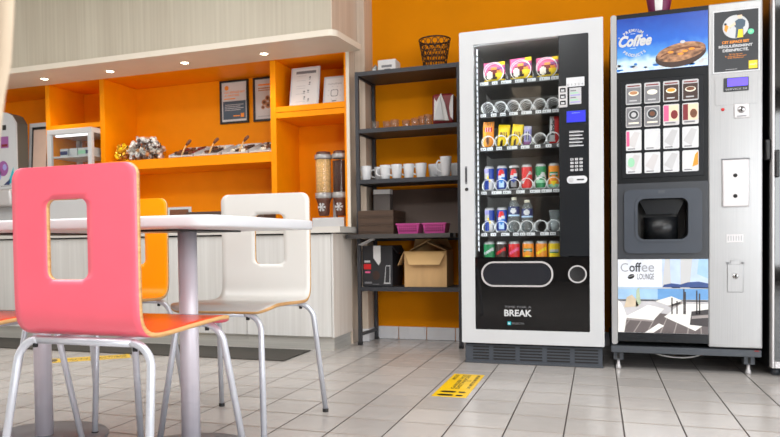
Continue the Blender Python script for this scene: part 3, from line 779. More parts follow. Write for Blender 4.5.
# brown stack, pink baskets
wl_ = [('dark brown wooden tray at the bottom of the stack on the rack', .7295), ('dark brown wooden tray in the middle of the stack on the rack', .7805), ('dark brown wooden tray on top of the stack on the rack', .8315)]
for lab, z in wl_:
    b = MB(); b.box(-1.458, 4.38, z, -1.222, 4.685, z + .0095, 'brownwood')
    for q in ((-1.458, 4.38, -1.222, 4.39), (-1.462, 4.675, -1.222, 4.685), (-1.462, 4.39, -1.452, 4.675), (-1.232, 4.39, -1.222, 4.675)): b.box(q[0], q[1], z + .0095, q[2], q[3], z + .0505, 'brownwood', .0015, 1)
    b.top('wooden_tray', lab, 'tray', 'stacked wooden trays', (-1.34, 4.46, z))
for x, lab in ((-1.124, 'pink plastic basket next to the brown wooden trays'), (-.955, 'pink plastic basket nearest the right rack post')):
    b = MB(); z = .7295
    o1 = [(x - .062, 4.37), (x + .062, 4.37), (x + .062, 4.50), (x - .062, 4.50)]; o2 = [(x - .073, 4.36), (x + .073, 4.36), (x + .073, 4.51), (x - .073, 4.51)]
    A = [b.bm.verts.new((p[0], p[1], z)) for p in o1]; B = [b.bm.verts.new((p[0], p[1], z + .062)) for p in o2]
    A2 = [b.bm.verts.new((x + (p[0] - x) * .95, 4.435 + (p[1] - 4.435) * .95, z + .003)) for p in o1]; B2 = [b.bm.verts.new((x + (p[0] - x) * .95, 4.435 + (p[1] - 4.435) * .95, z + .062)) for p in o2]
    for i in range(4):
        j = (i + 1) % 4
        b.face([A[i], A[j], B[j], B[i]], 'magenta'); b.face([A2[j], A2[i], B2[i], B2[j]], 'magenta'); b.face([B[i], B[j], B2[j], B2[i]], 'magenta')
    b.face(A, 'magenta'); b.face(A2, 'magenta')
    b.box(x - .078, 4.354, z + .056, x + .078, 4.36, z + .064, 'magenta', .002)
    for k in range(9):
        u = x - .052 + k * .013
        for q in range(3): b.box(u - .003, 4.3595 + (.044 - q * .014) * -.0 + .0, z + .014 + q * .014, u + .003, 4.3655 + (2 - q) * .002, z + .022 + q * .014, 'purple')
    b.top('storage_basket', lab, 'basket', 'pink baskets on the rack', (x, 4.435, z))

# black carton and brown cardboard box on the lower board
bz = .3855
t = thing('printed_carton', 'black printed carton with a white torn label and open flaps, on the lower rack board', 'carton', (-1.36, 4.57, bz))
b = MB(); b.box(-1.464, 4.475, bz, -1.258, 4.72, .655, 'carton', .002); b.build('body', t)
b = MB(); b.prism([(-1.464, 4.475, .656), (-1.464, 4.475, .659), (-1.464, 4.395, .665), (-1.464, 4.395, .662)], (.0, 0, 0) if False else (.09, 0, .04), 'paper'); b.prism([(-1.262, 4.475, .656), (-1.259, 4.475, .656), (-1.225, 4.49, .60), (-1.228, 4.49, .60)], (0, .22, 0), 'carton'); b.build('flap', t)
b = MB(); y = 4.4744
b.flat([(-1.388, .655), (-1.388, .575), (-1.352, .525), (-1.338, .55), (-1.338, .655)], y, 'paper')
b.rect(-1.455, .50, -1.405, .535, y, 'red'); b.rect(-1.445, .475, -1.41, .487, y, 'hotpink'); b.rect(-1.45, .545, -1.41, .558, y, 'lightgrey'); b.rect(-1.45, .405, -1.40, .418, y, 'midgrey')
for q in (0, 1):
    b.flat([(-1.315 + q * .035, .41), (-1.310 + q * .035, .41), (-1.302 + q * .028, .52), (-1.305 + q * .028, .52)], y, 'lightgrey')
b.rect(-1.318, .405, -1.272, .413, y, 'lightgrey'); b.rect(-1.302, .52, -1.272, .525, y, 'lightgrey')
b.disc(-1.37, .46, .025, .03, y, 'darkbrown'); b.rect(-1.395, .40, -1.35, .404, y, 'midgrey')
b.build('label_print', t)
t = thing('cardboard_box', 'open brown cardboard box with raised flaps, on the lower rack board', 'box', (-1.03, 4.6, bz))
X0, X1, Y0, Y1, ZT = -1.182, -.905, 4.49, 4.72, .615
b = MB()
b.box(X0, Y0, bz, X1, Y1, bz + .006, 'card'); 
for q in ((X0, Y0, X1, Y0 + .006), (X0, Y1 - .006, X1, Y1), (X0, Y0 + .006, X0 + .006, Y1 - .006), (X1 - .006, Y0 + .006, X1, Y1 - .006)): b.box(q[0], q[1], bz + .006, q[2], q[3], ZT, 'card')
b.build('body', t)
def flap(p, v, m='card'):
    b = MB(); b.prism(p, v, m); b.build('flap', t)
flap([(X0, Y0 + .002, ZT), (X1, Y0 + .002, ZT), (X1 - .04, Y0 - .035, ZT - .085), (X0 + .04, Y0 - .035, ZT - .085)], (0, -.004, 0), 'card2')
flap([(X0, Y0, ZT + .001), (X0, Y1, ZT + .001), (X0 - .05, Y1 - .01, ZT - .09), (X0 - .045, Y0 + .01, ZT - .09)], (-.004, 0, 0))
flap([(X1, Y0, ZT + .001), (X1, Y1, ZT + .001), (X1 - .12, Y1 - .01, ZT + .06), (X1 - .13, Y0 + .02, ZT + .055)], (0, 0, .004))
flap([(X0, Y1, ZT + .001), (X1, Y1, ZT + .001), (X1 - .03, Y1 - .05, ZT + .08), (X0 + .03, Y1 - .05, ZT + .08)], (0, .004, 0))
flap([(X0 + .02, Y0 + .05, ZT + .002), (X0 + .02, Y1 - .02, ZT + .002), (X0 + .16, Y1 - .02, ZT + .075), (X0 + .16, Y0 + .06, ZT + .075)], (0, 0, .004))
b = MB(); b.prism([(X0 + .03, Y0 - .0085, ZT - .02), (X1 - .05, Y0 - .0085, ZT - .02), (X1 - .07, Y0 - .0285, ZT - .07), (X0 + .06, Y0 - .0285, ZT - .07)], (0, -.0008, 0), 'yel' if False else 'card2'); b.build('tape', t)

# ================================================================== TABLE
tb = thing('dining_table', 'white rectangular table on two round silver posts', 'table', (-1.555, 2.0, 0))
TX0, TX1, TY0, TY1 = -2.18, -.942, 1.62, 2.38
b = MB(); pts = rr(TX0, TY0, TX1, TY1, .075, 8)
b.prism([(x, y, .7265) for x, y in pts], (0, 0, .032), 'whitetop', mside='whitetop'); o = b.build('tabletop', tb)
bv = o.modifiers.new('soft_edge', 'BEVEL'); bv.width = .006; bv.segments = 3; bv.limit_method = 'ANGLE'; bv.angle_limit = .9
for f in o.data.polygons: f.use_smooth = len(f.vertices) == 4
for x in (-1.850, -1.250):
    b = MB(); b.lathe([(.0305, .014), (.0305, .722)], (x, 2.0, 0), 'postm', 32); b.build('post', tb)
    b = MB(); b.lathe([(.0, .0), (.216, .0), (.217, .003), (.214, .009), (.06, .014), (0, .0142)], (x, 2.0, .0002), 'basem', 48, caps=False); b.build('base', tb)
    b = MB(); b.box(x - .09, 1.80, .7205, x + .09, 2.2, .7262, 'black2', .001, 1); b.build('mounting_plate', tb)

# ================================================================== CHAIRS
def shell(outer, inner, parent):
    prof = smooth_path([(0, .240, .447), (0, .222, .459), (0, .175, .467), (0, .06, .464), (0, -.06, .458), (0, -.14, .456), (0, -.182, .463), (0, -.208, .484), (0, -.217, .52), (0, -.2185, .60), (0, -.2185, .70), (0, -.218, .80), (0, -.217, .880)], 8)
    cum = [0]
    for i in range(1, len(prof)): cum.append(cum[-1] + (prof[i] - prof[i - 1]).length)
    T = cum[-1]
    def at(s):
        s = max(0, min(T, s))
        for i in range(1, len(cum)):
            if s <= cum[i] + 1e-9:
                u = (s - cum[i - 1]) / (cum[i] - cum[i - 1]); return prof[i - 1].lerp(prof[i], u)
    # heights of the hole along the sheet
    def s_of_z(z):
        for i in range(len(prof) - 1, 0, -1):
            if prof[i - 1].z <= z <= prof[i].z:
                return cum[i - 1] + (z - prof[i - 1].z) / (prof[i].z - prof[i - 1].z) * (cum[i] - cum[i - 1])
    h0, h1 = s_of_z(.598), s_of_z(.797)
    hl, hr, hrad = -.080, .043, .020
    rows = set()
    for k in range(9):
        a = PI / 2 * k / 8
        rows.add(round(.055 * (1 - math.cos(a)), 5)); rows.add(round(T - .032 * (1 - math.cos(a)), 5))
        rows.add(round(h0 + hrad * (1 - math.cos(a)), 5)); rows.add(round(h1 - hrad * (1 - math.cos(a)), 5))
    k = .055
    while k < T - .03:
        if not any(abs(k - r) < .006 for r in rows): rows.add(round(k, 5))
        k += .011
    rows = sorted(rows)
    def half(s):
        w = .189 if s > .3 else .189 + .006 * (1 - s / .3)
        if s < .055: w -= .055 - math.sqrt(max(0, .055 ** 2 - (.055 - s) ** 2))
        if s > T - .032: d = s - (T - .032); w -= .032 - math.sqrt(max(0, .032 ** 2 - d * d))
        return w
    def hole(s):
        ins = hrad
        if h0 <= s <= h1:
            d = min(s - h0, h1 - s)
            ins = hrad - math.sqrt(max(0, hrad ** 2 - (hrad - d) ** 2)) if d < hrad else 0
        return hl + ins, hr - ins
    nL, nM, nR = 6, 6, 7
    bm = bmesh.new(); grid = []
    for s in rows:
        w = half(s); a, b_ = hole(s); p = at(s); xs = []
        xs += [-w + (a + w) * i / nL for i in range(nL)] + [a + (b_ - a) * i / nM for i in range(nM)] + [b_ + (w - b_) * i / nR for i in range(nR + 1)]
        grid.append([bm.verts.new((x, p.y, p.z)) for x in xs])
    for i in range(len(rows) - 1):
        mid = (rows[i] + rows[i + 1]) / 2
        for j in range(nL + nM + nR):
            if h0 < mid < h1 and nL <= j < nL + nM: continue
            f = bm.faces.new([grid[i][j], grid[i][j + 1], grid[i + 1][j + 1], grid[i + 1][j]]); f.smooth = True
    bmesh.ops.delete(bm, geom=[v for v in bm.verts if not v.link_faces], context='VERTS')
    me = bpy.data.meshes.new('seat_shell'); bm.to_mesh(me); bm.free()
    for m in (outer, inner, 'ply'): me.materials.append(M[m])
    o = bpy.data.objects.new('seat_shell', me); COL.objects.link(o); o.parent = parent
    sm = o.modifiers.new('thickness', 'SOLIDIFY'); sm.thickness = .012; sm.offset = 0; sm.material_offset = 1; sm.material_offset_rim = 2
    return o
def chair_frame(t):
    zf = .443
    for ybar, yfoot, xtop, xfoot in ((.222, .300, .160, .192), (-.195, -.265, .205, .228)):
        k = .062; xb = xtop - k
        b = MB(); b.tube([(-xb - .004, ybar, zf - .002), (xb + .004, ybar, zf - .002)], .0105, 'tubem', 12); cb = b.build('crossbar', t, True)
        for sx in (-1, 1):
            path = [(xb * sx, ybar, zf - .002)]
            for q in range(1, 9):
                a = PI / 2 * q / 8
                path.append(((xb + k * math.sin(a)) * sx, ybar + (yfoot - ybar) * (k - k * math.cos(a)) / zf, zf - .002 - (k - k * math.cos(a))))
            path += [(xfoot * sx, yfoot, .012)]
            b = MB(); b.tube(path, .0105, 'tubem', 12); lg = b.build('leg', t, True)
            b = MB(); b.lathe([(.0118, .0), (.0122, .002), (.0122, .012), (.0108, .014)], (xfoot * sx, yfoot, .0), 'rubber', 12); b.build('foot_cap', lg, True)
            b = MB(); b.lathe([(.0065, zf - .022), (.0065, zf - .0115)], ((xb + .01) * sx, ybar, 0), 'rubber', 10); b.build('bumper', t, True)
    for sx in (-1, 1):
        b = MB(); b.tube([(.09 * sx, -.195, zf - .001), (.09 * sx, .222, zf - .001)], .009, 'tubem', 8); b.build('seat_rail', t, True)
def chair(label, loc, rz, outer, inner):
    t = thing('dining_chair', label, 'chair', (0, 0, 0), 'plywood shell chairs round the table')
    shell(outer, inner, t); chair_frame(t)
    t.location = loc; t.rotation_euler = (0, 0, rz)
    return t
chair('pink-backed plywood chair with a square hole, nearest the camera at the table', (-1.217, 1.652, 0), 0, 'pink', 'redor')
chair('white plywood chair with a square hole, on the far side of the table', (-1.242, 2.374, 0), PI + math.radians(4), 'shellwhite', 'shellwhite')
chair('yellow-orange plywood chair at the far side of the table, half hidden by the pink one', (-1.905, 2.38, 0), PI + math.radians(2), 'yellow', 'yellow')
chair('chair with a red-orange seat cut by the left edge of the photo', (-1.835, 1.652, 0), 0, 'pink', 'redor')

# ================================================================== FLOOR THINGS
b = MB(); b.box(-4.6, 3.72, .0005, -1.70, 4.125, .008, 'doormat', .003)
b.top('floor_mat', 'long dark grey floor mat lying in front of the counter', 'mat', at=(-3.1, 3.9, 0))
def floor_sticker(T, name, lab):
    b = MB(); w, h = .152, .54
    b.box(-w / 2, -h / 2, .0003, w / 2, h / 2, .0011, 'yellowsign')
    z = .0013
    def R(x0, y0, x1, y1, m='black2'): b.face([b.bm.verts.new((x, y, z)) for x, y in ((x0, y0), (x1, y0), (x1, y1), (x0, y1))], m)
    for y in (-.235, -.165):
        b.face([b.bm.verts.new((x, y + yy, z)) for x, yy in ((-.060, 0), (-.045, -.018), (.0, -.018), (.012, -.01), (.012, .01), (0, .018), (-.045, .018))], 'black2')
        b.face([b.bm.verts.new((x, y + yy, z)) for x, yy in ((.026, -.014), (.05, -.014), (.058, 0), (.05, .014), (.026, .014))], 'black2')
    def txt(s, x0, x1, y0, y1):
        me = text_mesh(s, .02, 0); xs = [v.co.x for v in me.vertices]; ys = [v.co.y for v in me.vertices]
        # reads along the length of the sticker
        sx = (y1 - y0) / (max(xs) - min(xs)); sy = (x1 - x0) / (max(ys) - min(ys))
        b.addmesh(me, Matrix(((0, -sy, 0, x1 + min(ys) * sy), (sx, 0, 0, y0 - min(xs) * sx), (0, 0, 1, z), (0, 0, 0, 1))), 'black2'); bpy.data.meshes.remove(me)
    txt('MERCI DE', -.062, -.043, .12, .25); txt('GARDER VOS', -.026, -.008, -.10, .25); txt('DISTANCES', -.004, .014, -.10, .25)
    b.lathe([(.008, z), (.012, z)], (.026, .1, 0), 'black2', 12, caps=False)
    txt('UN METRE MINIMUM', .044, .060, -.08, .25)
    for v in b.bm.verts: v.co = T @ v.co
    loc = T.to_translation()
    return b.top(name, lab, 'floor sticker', 'yellow floor stickers', (loc.x, loc.y, 0))
floor_sticker(Matrix.Translation((-.614, 3.327, 0)), 'floor_sticker', 'yellow floor sticker with black footprints in front of the snack machine')
floor_sticker(Matrix.Translation((-2.92, 3.49, 0)) @ Matrix.Rotation(math.radians(-50), 4, 'Z'), 'floor_sticker', 'yellow floor sticker seen between the chair legs on the left')

# drape close to the camera at the left edge
b = MB(); n = 24
cols = []
for zz, e in ((2.2, -.515), (1.2, -.523), (.95, -.530), (.90, -.534), (.86, -.5385), (.83, -.547), (.80, -.553), (.77, -.558)):
    cols.append([b.bm.verts.new((-.80 + (e + .80) * i / (n - 1), .55 + .004 * math.sin(i * 1.1), zz)) for i in range(n)])
for i in range(len(cols) - 1):
    for j in range(n - 1): b.face([cols[i][j], cols[i][j + 1], cols[i + 1][j + 1], cols[i + 1][j]], 'beige', True)
o = b.top('hanging_drape', 'cream out-of-focus drape hanging close by at the upper left edge of the photo', 'drape', at=(-.66, .55, 2.2))
sd = o.modifiers.new('thickness', 'SOLIDIFY'); sd.thickness = .003

# ================================================================== SNACK MACHINE
YF = 3.93
sm = thing('snack_machine', 'white framed snack vending machine with a glass front, left of the coffee machine', 'vending machine', (-.34, 4.34, 0))
DX0, DX1, DZ0, DZ1 = -.710, .032, .116, 1.820
WX0, WX1, WZ0, WZ1 = -.636, -.039, .190, 1.748
b = MB()
b.ring(xz(rr(DX0, DZ0, DX1, DZ1, .006, 3), YF), xz(rr(WX0, WZ0, WX1, WZ1, .006, 3), YF), (0, .045, 0), 'white')
b.build('door_frame', sm)
b = MB()   # cabinet shell, open towards the glass
bx0, bx1, by0, by1, bz0, bz1 = -.700, .022, 3.978, 4.755, .105, 1.812
for q in ((bx0, by0, bz0, bx0 + .03, by1, bz1), (bx1 - .03, by0, bz0, bx1, by1, bz1), (bx0 + .03, by0, bz0, bx1 - .03, by1, bz0 + .03), (bx0 + .03, by0, bz1 - .03, bx1 - .03, by1, bz1), (bx0 + .03, by1 - .03, bz0 + .03, bx1 - .03, by1, bz1 - .03)):
    b.box(*q, 'shellgrey')
b.build('cabinet_shell', sm)
b = MB()   # inner liner
lx0, lx1, lz0, lz1 = -.655, -.165, .53, 1.775
for q in ((lx0, 4.0, lz0, lx0 + .006, 4.52, lz1), (lx1 - .006, 4.0, lz0, lx1, 4.52, lz1), (lx0, 4.52, lz0, lx1, 4.526, lz1), (lx0 + .006, 4.0, lz1 - .006, lx1 - .006, 4.52, lz1)): b.box(*q, 'inner')
b.build('inner_liner', sm)
b = MB(); b.box(-.652, 3.982, .62, -.640, 3.994, 1.74, 'ledw'); b.box(-.64, 3.980, 1.760, -.19, 3.992, 1.772, 'ledw'); b.build('light_strip', sm)
b = MB(); b.box(-.628, 4.004, .62, -.620, 4.012, 1.74, 'midgrey')
for k in range(34): b.box(-.6285, 4.0035, .64 + k * .032, -.6195, 4.0045, .65 + k * .032, 'dark')
b.build('shelf_rail', sm)
b = MB(); b.box(WX0 - .004, YF + .012, .588, -.1885, YF + .017, WZ1 + .004, 'glass'); b.build('glass_pane', sm)
b = MB()
b.box(WX0 - .004, YF + .010, WZ0 - .004, WX1 + .004, YF + .03, .5875, 'black'); lp = b.build('lower_panel', sm)
y = YF + .0096
b = MB(); b.text('BREAK', -.480, .2655, -.334, .3015, y, 'white', .03); b.text('TIME FOR A', -.478, .311, -.336, .322, y, 'midgrey'); b.rect(-.463, .218, -.444, .236, y, 'teal'); b.rect(-.459, .222, -.450, .231, y - .0003, 'white')
b.text('SELECTA', -.439, .222, -.375, .232, y, 'midgrey'); b.build('lettering', lp)
b = MB(); b.ring(xz(rr(-.601, .426, -.222, .564, .066, 10), YF + .001), xz(rr(-.592, .435, -.231, .555, .058, 10), YF + .001), (0, .009, 0), 'silver2'); fl = b.build('delivery_rim', sm)
b = MB(); b.prism(xz(rr(-.588, .439, -.235, .551, .055, 10), YF + .006), (0, .003, 0), mat('smoke_black_flap', (34, 36, 42), .18)); b.build('delivery_flap', sm)
b = MB()
b.ring(xz([(-.1 + .047 * math.cos(2 * PI * i / 28), .495 + .047 * math.sin(2 * PI * i / 28)) for i in range(28)], YF - .001), xz([(-.1 + .040 * math.cos(2 * PI * i / 28), .495 + .040 * math.sin(2 * PI * i / 28)) for i in range(28)], YF - .001), (0, .0105, 0), 'silver2'); b.build('coin_return_ring', sm)
b = MB(); b.lathe([(.039, .0085), (.034, .0092), (0, .0094)], (-.1, YF, .495), 'black2', 28, 'y', caps=False); b.build('coin_return_cup', sm)
# control panel
b = MB(); b.box(-.188, YF + .006, .590, WX1 + .004, YF + .04, WZ1 + .004, 'ctrl', .002); cp = b.build('control_panel', sm)
yc = YF + .0055
def cpart(name, x0, z0, x1, z1, m, d=.006, bev=.001):
    b = MB(); b.box(x0, yc - d, z0, x1, yc - .0001, z1, m, bev, 1); return b.build(name, cp)
def cprint(o, fn):
    b = MB(); fn(b); b.build('print', o)
o = cpart('price_plate', -.150, 1.476, -.060, 1.524, 'strip', .002, 0)
b = MB(); b.text('0 1 2 3 4', -.145, 1.482, -.066, 1.492, yc - .0024, 'midgrey'); b.build('lettering', o)
o = cpart('instruction_card', -.1345, 1.384, -.076, 1.470, 'lightgrey', .002, 0)
b = MB()
for k in range(6): b.rect(-.130, 1.392 + k * .012, -.082 - .01 * (k % 3), 1.398 + k * .012, yc - .0024, ['lilac', 'lightgreen', 'midgrey'][k % 3])
b.build('lettering', o)
o = cpart('card_reader', -.189, 1.370, -.1445, 1.482, 'silver2', .012, .003)
for k in range(3):
    b = MB(); b.box(-.181, yc - .0145, 1.383 + k * .033, -.153, yc - .0123, 1.405 + k * .033, 'ctrl', .001, 1); b.rect(-.176, 1.386 + k * .033, -.159, 1.397 + k * .033, yc - .0148, 'lightgrey'); b.build('reader_button', o)
o = cpart('display', -.151, 1.289, -.054, 1.351, 'blue', .004)
b = MB(); b.box(-.148, yc - .0052, 1.292, -.057, yc - .0042, 1.348, 'screen'); b.text('BONJOUR', -.122, 1.335, -.085, 1.341, yc - .0056, 'paleblue'); b.build('screen', o)
b = MB()
for k in range(5): b.rect(-.137, 1.165 + k * .018, -.066 - .006 * (k % 2), 1.171 + k * .018, yc - .0004, 'lightgrey'); b.rect(-.137, 1.173 + k * .018, -.085, 1.176 + k * .018, yc - .0004, 'midgrey')
b.build('lettering', cp)
for r in range(4):
    for c_ in range(3):
        b = MB(); x = -.124 + c_ * .0225; z = 1.042 + (3 - r) * .0185
        b.box(x - .008, yc - .003, z - .006, x + .008, yc - .0001, z + .006, 'lightgrey', .0015, 1); k = '123456789*0#'[r * 3 + c_]
        b.text(k, x - .0025, z - .004, x + .0025, z + .004, yc - .0034, 'black2'); b.build('keypad_key', cp)
b = MB(); b.prism(xz(rr(-.150, .971, -.049, 1.010, .0185, 8), yc - .006), (0, .0058, 0), 'strip'); o = b.build('coin_slot_plate', cp)
b = MB(); b.rect(-.100, .986, -.064, .994, yc - .0065, 'black2'); b.lathe([(.012, -.004), (.013, -.0005)], (-.129, yc - .006, .9905), 'lightgrey', 18, 'y'); b.build('coin_slot', o)
# door lock and handle
b = MB(); b.box(-.684, YF - .004, .990, -.672, YF - .0001, 1.088, 'midgrey', .002, 1); b.box(-.681, YF - .006, 1.0, -.675, YF - .0041, 1.078, 'black2'); b.build('door_handle', sm)
b = MB(); b.lathe([(.0, -.006), (.0085, -.006), (.0095, -.0001)], (-.676, YF, .962), 'black2', 16, 'y', caps=False); b.lathe([(.004, -.0075), (.0045, -.006)], (-.676, YF, .962), 'chrome', 10, 'y'); b.build('lock', sm)
# plinth grille
b = MB(); b.box(-.698, 3.962, .004, .022, 4.74, .104, 'grille', .002, 1)
b.box(-.701, 3.955, .0, .026, 3.975, .012, 'framegrey', .002, 1)
for c_ in range(5):
    x0 = -.685 + c_ * .142
    for r in range(5): b.box(x0 + (.03 if c_ == 0 else 0), 3.9605, .022 + r * .0162, x0 + .118, 3.9622, .0295 + r * .0162, 'dark')
b.build('plinth_grille', sm)
b = MB(); b.box(-.685, 4.66, 1.8125, -.05, 4.72, 1.835, 'shellgrey'); b.box(-.045, 4.3, 1.8125, .012, 4.36, 1.842, 'black2', .003); b.build('top_fitting', sm)

# trays
rowz = [1.560, 1.384, 1.197, .953, .720, .553]
for i, z in enumerate(rowz):
    b = MB(); b.box(-.6175, 4.034, z - .012, -.1725, 4.50, z - .008, 'tray'); b.box(-.6175, 4.030, z - .022, -.1725, 4.034, z + .004, 'tray', .001, 1)
    for k in range(7 if i else 4):
        x = -.6155 + (.0735 if i else .147) * k; b.box(x - .0008, 4.05, z - .008, x + .0008, 4.48, z + .018, 'tray')
    tr = b.build('product_tray', sm)
    if i < 5:
        b = MB(); rnd = random.Random(i)
        x = -.612
        while x < -.185:
            w = rnd.choice((.03, .045, .055)); b.box(x, 4.0285, z - .017, min(x + w, -.18), 4.0299, z + .0, 'strip'); 
            for q in range(2): b.rect(x + .006 + q * .012, z - .013, x + .012 + q * .012, z - .006, 4.0282, 'midgrey')
            x += w + rnd.choice((.006, .02, .028))
        b.build('price_label', tr)
_cd = {}
def coil(x, z, r, parent):
    if r not in _cd:
        b = MB(); P = []
        turns = 6 if r < .05 else 5
        for k in range(turns * 22 + 1):
            a = 2 * PI * k / 22; P.append((r * math.sin(a), max(0, .30 * (k - 22) / (turns * 22)), -r * math.cos(a)))
        b.tube(P, .0018, 'coil', 5); o = b.build('spiral_coil'); _cd[r] = o.data
    else:
        o = bpy.data.objects.new('spiral_coil', _cd[r]); COL.objects.link(o)
    o.parent = parent; o.location = Vector((x, 4.044, z)) - wl(parent)
for i, z in enumerate(rowz[:5]):
    if i == 0:
        for x in (-.541, -.394, -.255): coil(x, z + .054, .055, sm)
    else:
        for x in (-.575, -.505, -.436, -.367, -.294, -.225): coil(x, z + .0325, .0335, sm)

# products -----------------------------------------------------------------
def pouch(name, x, y, z, w, h, d, fn, lab, grp, tilt=0.0, crimp=.08):
    """pillow packet standing upright, printed front"""
    b = MB(); nu, nv = 14, 18; F = []; B = []
    for j in range(nv + 1):
        v = -1 + 2 * j / nv; rf = []; rb = []
        for i in range(nu + 1):
            u = -1 + 2 * i / nu
            e = max(0, 1 - abs(u) ** 2.4) ** .6 * max(0, 1 - (abs(v) / (1 - crimp)) ** 2.6 if abs(v) < 1 - crimp else 0) ** .55
            ww = w / 2 * (1 - .05 * e); dd = d / 2 * e + .0006
            rf.append(b.bm.verts.new((x + u * ww, y - dd, z + (v + 1) / 2 * h))); rb.append(b.bm.verts.new((x + u * ww, y + dd, z + (v + 1) / 2 * h)))
        F.append(rf); B.append(rb)
    for j in range(nv):
        for i in range(nu):
            u = -1 + 2 * (i + .5) / nu; v = (j + .5) / nv
            m = fn(u, v) ; b.face([F[j][i], F[j][i + 1], F[j + 1][i + 1], F[j + 1][i]], m, True); b.face([B[j][i + 1], B[j][i], B[j + 1][i], B[j + 1][i + 1]], m, True)
    for j in range(nv):
        b.face([F[j][0], F[j + 1][0], B[j + 1][0], B[j][0]], fn(-1, j / nv)); b.face([F[j][nu], B[j][nu], B[j + 1][nu], F[j + 1][nu]], fn(1, j / nv))
    o = b.top(name, lab, 'snack', grp, (x, y, z)); o.rotation_euler = (0, tilt, 0)
    return o
def sandw(u, v):
    if v > .82: return 'hotpink' if (u < .4) else 'yel'
    if v > .62: return 'hotpink' if u < -.3 or v > .72 else ('org' if u < .3 else 'violet')
    if v < .14: return 'yel'
    if (u + .45) ** 2 + ((v - .36) * 1.6) ** 2 < .09: return 'cream'
    if (u - .5) ** 2 + ((v - .36) * 1.6) ** 2 < .11: return 'yel' if v < .42 else 'org'
    return 'darkbrown' if v < .4 else ('darkred' if abs(u) < .6 else 'hotpink')
for x, dz, h, lab, tl in ((-.541, .004, .118, 'pink and yellow snack packet, leftmost on the top vending tray', -.02), (-.393, .004, .128, 'pink and yellow snack packet in the middle of the top vending tray', -.05), (-.252, .004, .118, 'pink and yellow snack packet at the right of the top vending tray', -.03)):
    pouch('snack_packet', x, 4.10, rowz[0] + dz, .118, h, .05, sandw, lab, 'pink packets on the top tray', tl)
def orangebag(u, v):
    if v > .86: return 'org' if int((u + 1) * 6) % 2 else 'tanp'
    if abs(v - .68) < .07 and abs(u) < .75: return 'red' if int((u + 1) * 7) % 3 else 'white'
    if (u + .05) ** 2 + ((v - .3) * 1.7) ** 2 < .12: return 'brown' if (u + .05) ** 2 + ((v - .3) * 1.7) ** 2 < .05 else 'tanp'
    return 'org'
def yellowbag(u, v):
    if abs(v - .56) < .13 and abs(u + (v - .56)) < .62: return 'brown' if int((u + 1) * 6) % 2 else 'yel'
    if v < .32 and u * u + ((v - .18) * 2) ** 2 < .18: return 'yel' if u > 0 else 'darkbrown'
    return 'yel'
def lilacbag(u, v):
    if v > .84: return 'lilac' if int((u + 1) * 5) % 2 else 'white'
    if abs(u) < .4 and .25 < v < .7: return 'white' if abs(u) < .2 else 'navy'
    return 'lilac' if v > .2 else 'violet'
pouch('snack_bag', -.580, 4.09, rowz[2] + .002, .062, .150, .034, orangebag, 'orange snack bag at the left end of the third vending tray', 'snack bags on the third tray', .03)
pouch('snack_bag', -.500, 4.09, rowz[2] + .002, .064, .128, .034, yellowbag, 'yellow sweet bag second from left on the third vending tray', 'snack bags on the third tray', .10)
pouch('snack_bag', -.428, 4.09, rowz[2] + .002, .060, .126, .034, yellowbag, 'yellow sweet bag third from left on the third vending tray', 'snack bags on the third tray', .13)
pouch('snack_bag', -.366, 4.09, rowz[2] + .002, .042, .112, .026, lilacbag, 'lilac sweet bag beside the empty spiral on the third vending tray', 'snack bags on the third tray', .05)
def barfn(u, v): return 'white' if u < .15 - .5 * (v - .3) and v > .12 else 'red'
o = pouch('chocolate_bar', -.222, 4.09, rowz[2] + .002, .050, .155, .02, barfn, 'upright white and red chocolate bar at the right end of the third vending tray', 'snack bags on the third tray', .03)
b = MB(); b.text('Kinder', -.045, -.010, .045, .010, 0, 'char', .03, T=Matrix.Translation((-.008, -.0135, .098)) @ Matrix.Rotation(-PI / 2, 4, 'Y')); b.build('lettering', o, True)

def can(name, x, z, h, fn, lab, grp, r=.0290, y=4.085):
    t = thing(name, lab, 'can', (x, y, z), grp); c = (x, y, z)
    n = 14; b = MB(); prof = [(.022, .0), (.026, .006)] + [(r, .012 + (h - .026) * k / n) for k in range(n + 1)] + [(r * .86, h - .004)]
    b.lathe(prof, c, 'silver2', 36, matfn=lambda a, zz, rad: fn(a, (zz - .012) / (h - .026)) if .0 < (zz - .012) / (h - .026) < 1 else 'silver2'); b.build('can_body', t)
    b = MB(); b.lathe([(r * .86, h - .004), (r * .87, h), (r * .80, h), (r * .78, h - .004), (0, h - .004)], c, 'silver', 30, caps=False); b.box(x - .006, y - .012, z + h - .0035, x + .006, y + .004, z + h - .002, 'silver'); b.build('can_lid', t)
    return t
def blend(base, top=None):
    def f(a, v):
        dx = a * .029 / .02; dv = (v - .62) * 2.9
        if dx * dx + dv * dv < .85:
            if dv > .18 + .18 * math.sin(dx * 2.2): return 'red'
            if dv > -.22 + .18 * math.sin(dx * 2.2): return 'white'
            return 'blue' if base != 'blue' else 'sky'
        if abs(a) < .5 and .1 < v < .36: return 'paleblue' if base == 'blue' else 'midgrey'
        return base
    return f
def redbull(a, v):
    if (a > 0) == (v > .5): return 'blue'
    if abs(a) < .35 and abs(v - .5) < .12: return 'yel'
    return 'silver2' if v < .8 else 'lilac'
def redcan(a, v):
    if abs(v - .5 - .22 * math.sin(a * 2)) < .06 and abs(a) < 1.2: return 'white'
    return 'red' if abs(a) < 2 else 'darkred'
def greencan(a, v):
    if abs(v - .52 - .1 * math.sin(a * 3)) < .09: return 'white'
    if abs(v - .3) < .07: return 'lightgreen'
    return 'green'
def orangecan(a, v):
    if a * a + ((v - .35) * 2.4) ** 2 < .35: return 'org' if v > .3 else 'yel'
    if abs(v - .62) < .1 and abs(a) < .9: return 'white' if abs(v - .62) < .05 else 'green'
    return 'org' if v > .15 else 'lightgreen'
